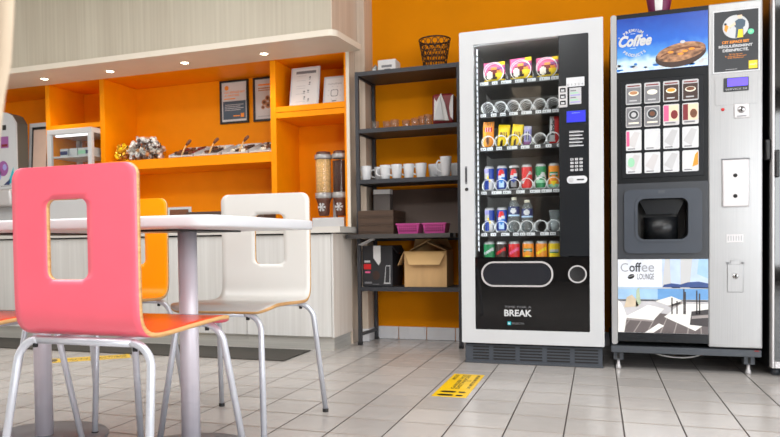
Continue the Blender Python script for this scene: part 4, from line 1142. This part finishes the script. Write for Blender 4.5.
def yelcan(a, v):
    if abs(v - .55) < .12 and abs(a) < .9: return 'green' if abs(v - .55) > .06 else 'white'
    return 'yel'
def plain(m, m2='white'):
    return lambda a, v: m2 if abs(v - .55 - .12 * math.sin(2 * a)) < .09 and abs(a) < 1.1 else m
H = .142; G = 'cans on the fourth tray'; z4 = rowz[3] + .001
can('drink_can', -.574, z4, H, redbull, 'silver and blue can at the left end of the fourth vending tray', G, .027)
can('drink_can', -.504, z4, H, blend('blue'), 'blue can with a round red and white emblem on the fourth vending tray', G)
can('drink_can', -.437, z4, H, blend('black2'), 'black can with a round red and white emblem on the fourth vending tray', G)
can('drink_can', -.368, z4, H, redcan, 'red can with a white wave on the fourth vending tray', G)
can('drink_can', -.293, z4, H, greencan, 'green and white can on the fourth vending tray', G)
can('drink_can', -.224, z4, H, orangecan, 'orange and green can at the right end of the fourth vending tray', G)
z5 = rowz[4] + .001; G = 'drinks on the fifth tray'
can('drink_can', -.574, z5, H, redbull, 'silver and blue can at the left end of the fifth vending tray', G, .027)
can('drink_can', -.506, z5, H, blend('blue'), 'blue can with a round emblem on the fifth vending tray, beside the water bottles', G)
for x, h, lab in ((-.440, .198, 'taller clear water bottle with a blue label on the fifth vending tray'), (-.368, .180, 'shorter clear water bottle with a blue label, right of the taller one')):
    t = thing('water_bottle', lab, 'bottle', (x, 4.085, z5), G); c = (x, 4.085, z5); k = h / .2
    b = MB(); b.lathe([(0, .003), (.024, 0), (.031, .006), (.031, .03 * k), (.029, .035 * k), (.031, .04 * k), (.031, .06 * k), (.029, .065 * k), (.031, .07 * k), (.031, .145 * k), (.028, .16 * k), (.016, .18 * k), (.0125, .185 * k)], c, 'plastic', 28, caps=False); b.build('bottle_body', t)
    def lf(a, zz, rad): return 'white' if (a / .5) ** 2 + ((zz - .122 * k) / .016) ** 2 < 1 else ('paleblue' if zz < .1 * k else 'navy')
    b = MB(); b.lathe([(.0315, (.092 + .0045 * q) * k) for q in range(13)], c, 'navy', 36, caps=False, matfn=lf); b.build('bottle_label', t)
    b = MB(); b.lathe([(.0148, .183 * k), (.015, .198 * k), (.013, .2 * k), (0, .2 * k)], c, 'cream', 20); b.build('bottle_cap', t)
b = MB(); b.lathe([(.020, 0), (.024, .07), (.03, .118), (.0315, .12), (.0295, .118), (.0225, .07), (.018, .003), (0, .003)], (-.222, 4.085, z5), 'plastic', 24, caps=False); b.lathe([(.0, .004), (.019, .004), (.0235, .066), (0, .07)], (-.222, 4.085, z5), 'choco', 20, caps=False, matfn=lambda a, zz, r: 'white' if abs(a) < .9 and .02 < zz < .06 else 'lightgrey')
b.top('dessert_cup', 'clear cup with a domed lid at the right end of the fifth vending tray', 'cup', G, (-.222, 4.085, z5))
z6 = rowz[5] + .001; G = 'cans on the lowest tray'
for x, fn, lab in ((-.578, plain('green'), 'green can at the left end of the lowest vending tray'), (-.512, plain('darkbrown', 'red'), 'dark brown can second from left on the lowest vending tray'), (-.440, plain('red', 'hotpink'), 'red can third from left on the lowest vending tray'),
                   (-.364, orangecan, 'orange can with green print fourth from left on the lowest vending tray'), (-.292, plain('org', 'yel'), 'plain orange can fifth from left on the lowest vending tray'), (-.224, yelcan, 'yellow can at the right end of the lowest vending tray')):
    can('drink_can', x, z6, .118, fn, lab, G, .031)

# ================================================================== COFFEE MACHINE
cm = thing('coffee_machine', 'tall silver coffee vending machine with picture buttons and a blue coffee banner', 'coffee machine', (.41, 4.34, 0))
CX0, CX1, CZ0, CZ1 = .068, .750, .134, 1.818
b = MB(); b.box(CX0 + .004, 4.061, CZ0, CX1 - .004, 4.745, CZ1 - .004, 'machine3', .004); b.build('cabinet', cm)
b = MB(); b.prism(xz(rr(CX0, CZ0, .096, CZ1, .012, 5), YF - .006), (0, .05, 0), 'silver'); b.box(.072, YF + .0445, CZ0, .096, YF + .13, CZ1 - .006, 'machine3'); b.build('edge_trim', cm)
b = MB(); b.box(.5165, YF - .006, CZ0, CX1, YF + .13, CZ1, 'silver', .006, 3); sp = b.build('service_panel', cm)
BAY = rr(.186, .666, .430, .884, .038, 8)
b = MB(); b.ring(xz([(.516, .666), (.516, 1.817), (.0965, 1.817), (.0965, .666), (.0965, .150), (.516, .150)], YF), xz([(.43, .70), (.43, .884), (.186, .884), (.186, .70), (.186, .666), (.43, .666)], YF), (0, .13, 0), mat('black_door', (20, 22, 25), .3, spec=.25)); fd = b.build('front_door', cm)
# banner
y = YF - .0006
b = MB(); b.box(.0975, YF - .004, 1.524, .5155, YF - .0002, 1.794, 'blue'); y = YF - .0046
bn = b.build('banner', cm)
bm_ = bpy.data.materials.new('banner_sky'); bm_.use_nodes = True; nt = bm_.node_tree; bs = nt.nodes['Principled BSDF']; bs.inputs['Roughness'].default_value = .25
tc = nt.nodes.new('ShaderNodeTexCoord'); sp_ = nt.nodes.new('ShaderNodeSeparateXYZ'); nt.links.new(tc.outputs['Object'], sp_.inputs[0])
no = nt.nodes.new('ShaderNodeTexNoise'); no.inputs['Scale'].default_value = 22; nt.links.new(tc.outputs['Object'], no.inputs['Vector'])
mr = nt.nodes.new('ShaderNodeMapRange'); mr.inputs['From Min'].default_value = 1.524; mr.inputs['From Max'].default_value = 1.794; nt.links.new(sp_.outputs[2], mr.inputs['Value'])
ma = nt.nodes.new('ShaderNodeMath'); ma.operation = 'MULTIPLY_ADD'; ma.inputs[1].default_value = .22; ma.inputs[2].default_value = -.11; nt.links.new(no.outputs['Fac'], ma.inputs[0])
mb = nt.nodes.new('ShaderNodeMath'); mb.operation = 'ADD'; nt.links.new(mr.outputs[0], mb.inputs[0]); nt.links.new(ma.outputs[0], mb.inputs[1])
cr = nt.nodes.new('ShaderNodeValToRGB'); el = cr.color_ramp.elements
el[0].position = 0; el[0].color = (*lin((206, 226, 242)), 1); el[1].position = 1; el[1].color = (*lin((14, 62, 160)), 1)
for p, c_ in ((.16, (196, 222, 242)), (.30, (76, 146, 218)), (.55, (28, 98, 200))):
    e = el.new(p); e.color = (*lin(c_), 1)
nt.links.new(mb.outputs[0], cr.inputs[0]); nt.links.new(cr.outputs[0], bs.inputs['Base Color'])
b = MB(); b.rect(.0985, 1.525, .5145, 1.793, y, bm_); y -= .0004
rnd = random.Random(11)
for k in range(26):
    u = .10 + rnd.random() * .40; b.disc(u, 1.532 + rnd.random() * .03, .008 + rnd.random() * .01, .004 + rnd.random() * .006, y, rnd.choice(('white', 'paleblue', 'sky')), 9)
y -= .0004
# the big bean on the banner
cx, cz, A, B_ = .392, 1.592, .116, .062
b.flat([(cx + A * math.cos(a) * (1.0 if math.sin(a) < 0 else .98), cz + B_ * math.sin(a) * (1.0 if math.sin(a) < 0 else .85) + .014 * math.cos(a)) for a in [2 * PI * i / 40 for i in range(40)]], y, 'darkbrown')
b.flat([(cx + .002 + A * .95 * math.cos(a), cz + .010 + B_ * .72 * math.sin(a) + .014 * math.cos(a)) for a in [2 * PI * i / 40 for i in range(40)]], y - .0004, mat('roasted_bean_print', (196, 144, 104), .5, scale=(34, 34, 60), grain=(70, 40, 26)))
b.flat([(cx - .09 + .18 * t_, cz + .012 + .02 * math.sin(t_ * PI) + .014 * (t_ * 2 - 1)) for t_ in [i / 12 for i in range(13)]] + [(cx + .09 - .18 * t_, cz + .004 + .018 * math.sin((1 - t_) * PI) + .014 * (1 - t_ * 2)) for t_ in [i / 12 for i in range(13)]], y - .0008, 'brown')
for px, pz in ((-.045, .012), (.0, .0), (.02, .012), (.05, .02)): b.disc(cx + px, cz + pz, .014, .006, y - .001, 'org', 12)
b.disc(cx + .01, cz + .058, .012, .008, y - .001, 'white', 10)
b.text('Coffee', .106, 1.650, .262, 1.708, y - .0004, 'white', .045, .35)
b.arctext('PREMIUM', .176, 1.668, .064, .014, y - .0004, 'white', 92, 13, bold=.03)
b.arctext('PRODUCTS', .182, 1.676, .070, .0135, y - .0004, 'white', 268, 12, True, bold=.03)
b.rect(.163, 1.713, .185, 1.716, y, 'paleblue'); b.rect(.160, 1.640, .188, 1.643, y, 'paleblue')
b.disc(.108, 1.70, .003, .003, y, 'white', 8); b.disc(.240, 1.70, .003, .003, y, 'white', 8)
b.build('banner_print', bn)
# selection buttons
def bmat(i, r):
    return [('tanp', 'darkbrown'), ('brown', 'cream'), ('brown', 'org'), ('darkbrown', 'org')][i] if r == 0 else [('midgrey', 'darkbrown'), ('midgrey', 'brown'), ('lightgrey', 'maroon'), ('lightgrey', 'tanp')][i] if r == 1 else [('cream', 'silver2'), ('lightgrey', 'paper'), ('lightgrey', 'lightgrey'), ('lightgrey', 'lightgrey')][i] if r == 2 else [('cream', 'silver2'), ('cream', 'silver2'), ('lightgrey', 'lightgrey'), ('cream', 'cream')][i]
b = MB(); b.box(.118, YF - .004, .985, .497, YF - .0002, 1.482, mat('black_button_bezel', (24, 26, 30), .3, spec=.25), .003); kp = b.build('button_panel', cm)
for r in range(4):
    for i in range(4):
        x = .1755 + i * .0868; z = 1.410 - r * .1165; w, h = .0365, .052
        b = MB(); b.prism(xz(rr(x - w, z - h, x + w, z + h, .006, 4), YF - .0085), (0, .0043, 0), ['lightgrey', 'silver2', 'strip', 'strip'][r]); yb = YF - .0089
        m1, m2 = bmat(i, r)
        if r == 0:
            b.rect(x - w * .9, z - h * .88, x + w * .9, z + h * .62, yb, 'darkbrown' if i > 1 else 'midgrey'); b.rect(x - w * .8, z + h * .72, x + w * .8, z + h * .84, yb, 'darkred')
            b.disc(x, z + .004, .024, .013, yb - .0003, 'cream'); b.disc(x, z + .006, .019, .009, yb - .0006, ['tanp', 'cream', 'org', 'brown'][i]); b.rect(x - .02, z - .036, x + .016, z - .030, yb - .0003, 'lightgrey')
        elif r == 1 and i < 2:
            b.rect(x - w * .92, z - h * .9, x + w * .92, z + h * .9, yb, 'midgrey'); b.disc(x, z + .012, .026, .026, yb - .0003, 'lightgrey'); b.disc(x, z + .012, .021, .021, yb - .0006, 'char'); b.disc(x, z + .012, .012, .012, yb - .0009, m2 if i else 'lightgrey'); b.rect(x - .024, z - .034, x + .024, z - .026, yb - .0003, 'cream')
        elif r == 1:
            b.rect(x - w * .92, z - h * .6, x - w * .3, z + h * .9, yb, 'hotpink' if i == 2 else 'maroon'); b.rect(x - w * .3, z - h * .6, x + w * .92, z + h * .9, yb, 'skin'); b.disc(x + .014, z, .016, .022, yb - .0003, 'darkred' if i == 2 else 'brown'); b.rect(x - .028, z - .044, x + .02, z - .036, yb, 'midgrey')
        else:
            b.flat([(x - w * .9, z - h * .3), (x + w * .1, z - h * .8), (x + w * .8, z + h * .7), (x + w * .1, z + h * .85)], yb, m2)
            b.rect(x - .028, z - .046, x + .006, z - .041, yb - .0003, 'midgrey')
            if r == 3 and i == 3: b.flat([(x + .008, z - .03), (x + .034, z - .02), (x + .034, z + .045), (x + .02, z + .03)], yb - .0003, 'org')
            if r == 3 and i == 0: b.disc(x - .012, z + .004, .016, .024, yb - .0003, 'lightgreen')
            if r == 2 and i == 0: b.rect(x - .034, z - .03, x - .02, z + .045, yb - .0003, 'hotpink')
        b.build('selection_button', kp)
# dispensing module
b = MB(); b.ring(xz(rr(.0975, .575, .5155, .958, .004, 8), YF - .010), xz(BAY, YF - .010), (0, .0098, 0), mat('dark_slate_surround', (48, 51, 57), .35)); b.build('module_surround', cm)
O = rr(.128, .602, .486, .925, .03, 8); I = rr(.192, .672, .424, .878, .035, 8)
b = MB(); b.ring(xz(O, YF - .022), xz(I, YF - .022), (0, .0118, 0), 'module')
b.ring(xz(rr(.180, .660, .436, .890, .04, 8), YF - .027), xz(I, YF - .027), (0, .0048, 0), 'module')
b.rect(.288, .902, .318, .918, YF - .0224, 'framegrey'); b.build('module_cover', cm)
bay = mat('cup_bay_black', (20, 22, 25), .35)
b = MB(); b.ring(xz(BAY, YF - .009), xz(I, YF - .009), (0, .12, 0), bay); b.flat(I, YF + .112, bay)
b.prism(xz([(.2, .876), (.416, .876), (.38, .80), (.236, .80)], YF + .05), (0, -.02, 0), 'ctrl'); b.build('cup_bay', cm)
b = MB(); seg = 24; arc = [(.308 + .080 * math.cos(PI + PI * k / seg), YF + .075 + .075 * math.sin(PI + PI * k / seg)) for k in range(seg + 1)]
b.prism([(x, yy_, .674) for x, yy_ in arc] + [(.388, YF + .11, .674), (.228, YF + .11, .674)], (0, 0, .112), bay, smooth=True); b.build('cup_holder', cm)
# lower poster
b = MB(); b.box(.0975, YF - .004, .197, .5155, YF - .0002, .573, 'strip'); ps = b.build('lower_poster', cm)
yb = YF - .0046; b = MB()
u0, v0, W, Hh = .0985, .198, .416, .374
def F(pts, m, k=0): b.flat([(u0 + u * W, v0 + v * Hh) for u, v in pts], yb - k * .0003, m)
def Rr(a, c_, d, e, m, k=0): F([(a, c_), (d, c_), (d, e), (a, e)], m, k)
PP = lambda n, c: mat(n, c, .3, var=.12, scale=(14, 14, 14))
sea, far, haze, deck, cloth, plank, dk, sand = PP('sea_print', (108, 160, 214)), PP('far_sea_print', (160, 196, 230)), PP('haze_print', (226, 230, 240)), PP('deck_print', (104, 96, 96)), PP('tablecloth_print', (238, 236, 232)), PP('plank_print', (158, 150, 148)), PP('dark_chair_print', (64, 60, 62)), PP('sand_print', (206, 190, 166))
Rr(0, .60, 1, 1, haze); F([(.50, .60), (1, .60), (1, 1), (.50, 1)], PP('pale_sky_print', (190, 208, 238)), 1); F([(.50, .60), (.60, .60), (.585, 1), (.53, 1)], 'white', 2); F([(.70, .60), (.80, .60), (.83, 1), (.70, 1)], 'white', 2); F([(.88, .8), (1, .74), (1, 1), (.9, 1)], far, 2)
Rr(0, .43, 1, .62, far, 1); F([(.45, .46), (1, .46), (1, .60), (.45, .61)], sea, 2); F([(.50, .62), (.52, .655), (.60, .675), (.70, .66), (.78, .69), (.90, .70), (1, .675), (1, .62)], PP('headland_print', (52, 76, 132)), 3)
Rr(0, .0, 1, .44, PP('terrace_print', (196, 194, 198)), 1); Rr(0, .602, 1, .610, 'white', 4); Rr(0, .44, 1, .455, 'midgrey', 2)
F([(0, .0), (0, .16), (.30, .30), (.66, .24), (1, .10), (1, 0)], deck, 3)
for k in range(7): F([(.02 + k * .15, 0), (.035 + k * .15, 0), (.20 + k * .12, .28 - k * .02), (.19 + k * .12, .28 - k * .02)], plank, 4)
F([(.06, .20), (.34, .38), (.52, .33), (.40, .17)], cloth, 5); F([(.08, .20), (.40, .17), (.40, .15), (.10, .17)], plank, 5)
F([(.52, .22), (.70, .40), (1, .40), (1, .16), (.86, .04)], cloth, 5)
F([(.42, .43), (.60, .50), (.72, .44), (.58, .37)], cloth, 5); F([(.56, .37), (.72, .44), (.72, .40), (.60, .34)], plank, 5)
for xx, z1_ in ((.60, .48), (.655, .44), (.73, .60), (.745, .56), (.87, .58), (.90, .54)): Rr(xx, .26, xx + .014, z1_, dk, 6)
F([(.60, .36), (.70, .40), (.70, .43), (.60, .39)], dk, 6)
F([(.80, .12), (.82, .30), (1, .33), (1, .10)], dk, 6); F([(.82, .24), (1, .26), (1, .22), (.82, .20)], plank, 7)
F([(.07, .34), (.10, .48), (.16, .52), (.20, .46), (.24, .36)], sand, 5); F([(.20, .34), (.21, .58), (.24, .62), (.26, .40)], PP('reed_print', (176, 190, 164)), 5)
F([(0, .0), (.07, .0), (.10, .22), (.04, .40), (0, .44)], cloth, 6); F([(.30, .0), (.40, .0), (.52, .10), (.46, .13)], cloth, 5)
b.text('C', u0 + .03 * W, v0 + .83 * Hh, u0 + .115 * W, v0 + .95 * Hh, yb - .0022, mat('soft_grey_print', (158, 160, 166), .5)); b.text('off', u0 + .13 * W, v0 + .83 * Hh, u0 + .265 * W, v0 + .955 * Hh, yb - .0022, 'char', .012); b.text('ee', u0 + .27 * W, v0 + .83 * Hh, u0 + .41 * W, v0 + .92 * Hh, yb - .0022, mat('soft_grey_print', (158, 160, 166), .5))
b.text('LOUNGE', u0 + .22 * W, v0 + .725 * Hh, u0 + .41 * W, v0 + .805 * Hh, yb - .0022, 'midgrey')
b.flat([(u0 + .15 * W + .016 * math.cos(a) , v0 + .765 * Hh + .012 * math.sin(a) + .004 * math.cos(a)) for a in [2 * PI * i / 20 for i in range(20)]], yb - .0022, 'black2'); b.flat([(u0 + .15 * W - .014, v0 + .76 * Hh), (u0 + .15 * W + .014, v0 + .77 * Hh + .003), (u0 + .15 * W + .014, v0 + .77 * Hh + .005), (u0 + .15 * W - .014, v0 + .76 * Hh + .002)], yb - .0026, 'white')
b.build('poster_print', ps)
b = MB(); b.box(.0975, YF - .003, .152, .5155, YF - .0002, .195, 'ctrl'); b.build('kick_strip', cm)
# service panel fittings
ys = YF - .0063
b = MB(); b.box(.535, ys - .002, 1.478, .737, ys - .0001, 1.780, 'strip'); st = b.build('notice_sticker', sp)
b = MB(); yy = ys - .0024
b.rect(.541, 1.484, .731, 1.774, yy, 'char'); yy -= .0003
b.disc(.634, 1.697, .056, .056, yy, 'white', 40); yy -= .0003
b.flat([(.632, 1.643), (.668, 1.643), (.666, 1.690), (.674, 1.697), (.676, 1.722), (.662, 1.732), (.646, 1.732), (.632, 1.724), (.628, 1.70), (.636, 1.69)], yy, 'slate')
b.flat([(.641, 1.643), (.666, 1.643), (.664, 1.682), (.646, 1.682)], yy - .0003, 'yel'); b.disc(.652, 1.746, .010, .013, yy - .0003, 'skin', 16); b.flat([(.640, 1.75), (.665, 1.752), (.662, 1.768), (.644, 1.768)], yy - .0006, 'char')
b.flat([(.632, 1.72), (.60, 1.697), (.604, 1.690), (.634, 1.705)], yy - .0002, 'skin')
b.flat([(.584, 1.685), (.594, 1.672), (.604, 1.70), (.590, 1.714)], yy, 'org'); b.rect(.600, 1.692, .614, 1.697, yy, 'char'); b.disc(.590, 1.712, .006, .006, yy - .0003, 'char', 10)
b.disc(.699, 1.667, .0135, .0135, yy - .0003, 'mint', 20); b.disc(.699, 1.667, .006, .006, yy - .0006, 'lightgreen', 12)
b.text('CET ESPACE EST', .575, 1.618, .692, 1.631, yy, 'org', .03); b.text('RÉGULIÈREMENT', .561, 1.598, .706, 1.614, yy, 'white', .04); b.text('DÉSINFECTÉ.', .578, 1.578, .690, 1.595, yy, 'white', .04)
b.text('Merci de vous laver', .606, 1.562, .664, 1.569, yy, 'org'); b.text('les mains avant de vous servir', .59, 1.553, .68, 1.560, yy, 'org'); b.text('une boisson', .60, 1.545, .668, 1.552, yy, 'org')
b.rect(.690, 1.490, .727, 1.528, yy, 'yel'); b.text('hotelF1', .694, 1.506, .724, 1.514, yy - .0003, 'white', .02); b.rect(.590, 1.492, .64, 1.494, yy, 'lightgrey')
b.build('print', st)
b = MB(); b.box(.545, ys - .0012, 1.322, .728, ys - .0001, 1.47, 'silver', .001, 1); b.build('display_surround', sp)
b = MB(); b.box(.582, ys - .006, 1.386, .690, ys - .0013, 1.452, 'char', .002, 1); o = b.build('display', sp)
b = MB(); b.box(.598, ys - .0072, 1.410, .686, ys - .0061, 1.448, 'screen2'); b.build('screen', o)
b = MB(); b.text('SERVICE 24', .590, 1.392, .682, 1.400, ys - .0064, 'lightgrey'); b.build('lettering', o)
b = MB(); b.lathe([(0, -.006), (.006, -.005), (.008, -.0001)], (.579, ys, 1.302), 'red', 14, 'y', caps=False); b.build('indicator_light', sp)
b = MB(); b.box(.628, ys - .002, 1.255, .694, ys - .0001, 1.325, 'silver2', .004, 2); b.lathe([(0, -.010), (.015, -.010), (.017, -.0021)], (.659, ys, 1.296), 'chrome', 20, 'y', caps=False); b.box(.656, ys - .0105, 1.285, .662, ys - .0099, 1.308, 'dark'); b.box(.64, ys - .0028, 1.262, .68, ys - .0019, 1.267, 'midgrey'); b.build('coin_slot', sp)
b = MB(); b.box(.575, ys - .008, .825, .692, ys - .0001, 1.058, 'silver2', .006, 3); b.box(.573, ys - .010, 1.056, .694, ys - .0001, 1.061, 'midgrey')
for z in (.978, .878): b.lathe([(0, -.0115), (.008, -.0115), (.0095, -.008)], (.632, ys, z), 'dark', 14, 'y', caps=False)
b.build('cup_cover_plate', sp)
b = MB(); b.box(.595, ys - .0008, .652, .668, ys - .0001, .692, 'silver2')
for k in range(6): b.box(.600 + k * .0112, ys - .0012, .66, .606 + k * .0112, ys - .0007, .685, 'silver')
b.build('vent_plate', sp)
b = MB(); b.box(.598, ys - .003, .408, .668, ys - .0001, .545, 'silver', .003, 2); b.box(.612, ys - .004, .545, .654, ys - .0001, .566, 'silver', .002, 1); b.lathe([(0, -.008), (.012, -.008), (.014, -.0031)], (.634, ys, .487), 'chrome', 18, 'y', caps=False); b.box(.63, ys - .0086, .480, .638, ys - .0079, .495, 'dark')
b.box(.594, ys - .005, .548, .606, ys - .0001, .556, 'midgrey'); b.box(.660, ys - .005, .548, .672, ys - .0001, .556, 'midgrey'); b.build('lock_flap', sp)
# base
b = MB(); b.box(.064, YF - .008, .092, .746, 4.73, .1265, 'framegrey', .002, 1); b.build('base_frame', cm)
for x in (.100, .700):
    for y in (3.985, 4.66):
        b = MB(); b.box(x - .025, y - .025, .048, x + .025, y + .025, .0918, 'framegrey', .003, 1); b.box(x - .006, y - .0256, .055, x + .006, y - .0249, .085, 'dark'); o = b.build('leg', cm)
        b = MB(); b.lathe([(.0, 0), (.012, 0), (.0135, .004), (.012, .016), (.008, .026), (.008, .048)], (x, y, 0), 'silver2', 18, caps=False); b.build('foot', o)
b = MB(); b.box(.715, YF - .0095, .119, .735, YF - .0081, .126, 'darkred'); b.build('red_tag', cm)
# plum paper cup on top
b = MB(); c = (.300, 3.985, 1.8185)
b.lathe([(.0, .0), (.046, .0), (.048, .004), (.056, .05), (.068, .12), (.0665, .12), (.0545, .05), (.044, .006)], c, 'purple', 28, caps=False, matfn=lambda a, z, r: 'paper' if -.45 < a < .2 and z > .02 and r > .047 else None)
b.top('paper_cup', 'plum cup with a pale label standing on top of the coffee machine', 'cup', at=c)
# cable under the machine
b = MB(); b.tube(smooth_path([(.22, 4.3, .09), (.281, 4.1, .070), (.376, 4.07, .055), (.47, 4.07, .063), (.53, 4.12, .089), (.54, 4.3, .091)], 6), .004, 'cable', 8)
b.top('power_cable', 'white cable sagging beneath the base of the coffee machine', 'cable', at=(.36, 4.0, 0))

# ================================================================== THIRD MACHINE
tm = thing('drinks_machine', 'dark vending machine with a silver edge, cut by the right edge of the photo', 'vending machine', (1.14, 4.34, 0))
b = MB(); b.box(.784, 3.955, .035, 1.49, 4.745, 1.93, 'machine3', .004); b.build('cabinet', tm)
b = MB(); b.box(.785, YF - .03, .045, .7965, YF + .024, 1.92, 'silver2', .003); b.box(.797, YF - .03, .045, 1.488, YF + .024, .078, 'silver2', .003); b.box(.797, YF - .03, 1.89, 1.488, YF + .024, 1.92, 'silver2', .003); b.box(1.477, YF - .03, .0785, 1.488, YF + .024, 1.8895, 'silver2', .003); b.build('door_frame', tm)
b = MB(); b.box(.797, YF - .022, .0785, 1.4765, YF + .024, 1.8895, 'black', .002); b.build('door_glass', tm)
b = MB(); b.box(.797, YF - .040, .96, .815, YF - .0225, 1.09, 'black2', .004); b.build('door_handle', tm)
b = MB(); b.box(.762, YF - .012, 1.045, .7848, YF + .03, 1.145, 'black2', .006); b.build('hinge', tm)
for x in (.82, 1.45):
    for y in (4.0, 4.68):
        b = MB(); b.lathe([(.02, 0), (.02, .034)], (x, y, .0), 'framegrey', 14); b.build('leg', tm)

# ================================================================== LIGHT
def area(name, loc, rot, sx, sy, e, col=(1, 1, 1)):
    l = bpy.data.lights.new(name, 'AREA'); l.shape = 'RECTANGLE'; l.size = sx; l.size_y = sy; l.energy = e; l.color = col
    o = bpy.data.objects.new(name, l); COL.objects.link(o); o.location = loc; o.rotation_euler = rot; return o
for x, y, e in ((-3.6, .8, 48), (-1.0, .8, 44), (1.6, .8, 40), (-2.6, 2.3, 16), (-.2, 2.3, 16)):
    area('ceiling_light_panel', (x, y, 2.78), (0, 0, 0), 1.5, 1.0, e, (.97, .99, 1))
area('daylight_fill', (3.45, .3, 1.4), (0, math.radians(90), 0), 2.0, 5.6, 90, (.92, .96, 1))
area('daylight_fill', (2.87, -3.98, 1.35), (math.radians(90), 0, 0), 1.1, 2.2, 90, (.95, .98, 1))  # added fill lamp behind the camera, brightens the rack and orange wall
w = bpy.data.worlds.new('daylight'); SC.world = w; w.use_nodes = True
bg = w.node_tree.nodes['Background']; bg.inputs['Color'].default_value = (.93, .96, 1, 1); bg.inputs['Strength'].default_value = .95

# ================================================================== CAMERA
cd = bpy.data.cameras.new('camera'); cam = bpy.data.objects.new('camera', cd); COL.objects.link(cam)
yaw, pit, rol = .34660, -.02645, -.01459
f = Vector((-math.sin(yaw) * math.cos(pit), math.cos(yaw) * math.cos(pit), math.sin(pit)))
r0 = Vector((math.cos(yaw), math.sin(yaw), 0)); u0_ = r0.cross(f)
r_ = math.cos(rol) * r0 + math.sin(rol) * u0_; u_ = -math.sin(rol) * r0 + math.cos(rol) * u0_
cam.matrix_world = Matrix(((r_.x, u_.x, -f.x, 0), (r_.y, u_.y, -f.y, 0), (r_.z, u_.z, -f.z, .68), (0, 0, 0, 1)))
cd.sensor_width = 36; cd.lens = 711.33 / 780 * 36; cd.shift_x = (390 - 340.784) / 780; cd.shift_y = (261.248 - 218.5) / 780
cd.clip_start = .02
cd.dof.use_dof = True; cd.dof.focus_distance = 2.7; cd.dof.aperture_fstop = 5.6
SC.camera = cam
SC.view_settings.view_transform = 'Standard'; SC.view_settings.look = 'None'; SC.view_settings.gamma = 1; SC.view_settings.use_curve_mapping = False
SC.view_settings.exposure = 0.3
SC.cycles.use_denoising = True
SC.cycles.max_bounces = 8; SC.cycles.transparent_max_bounces = 16
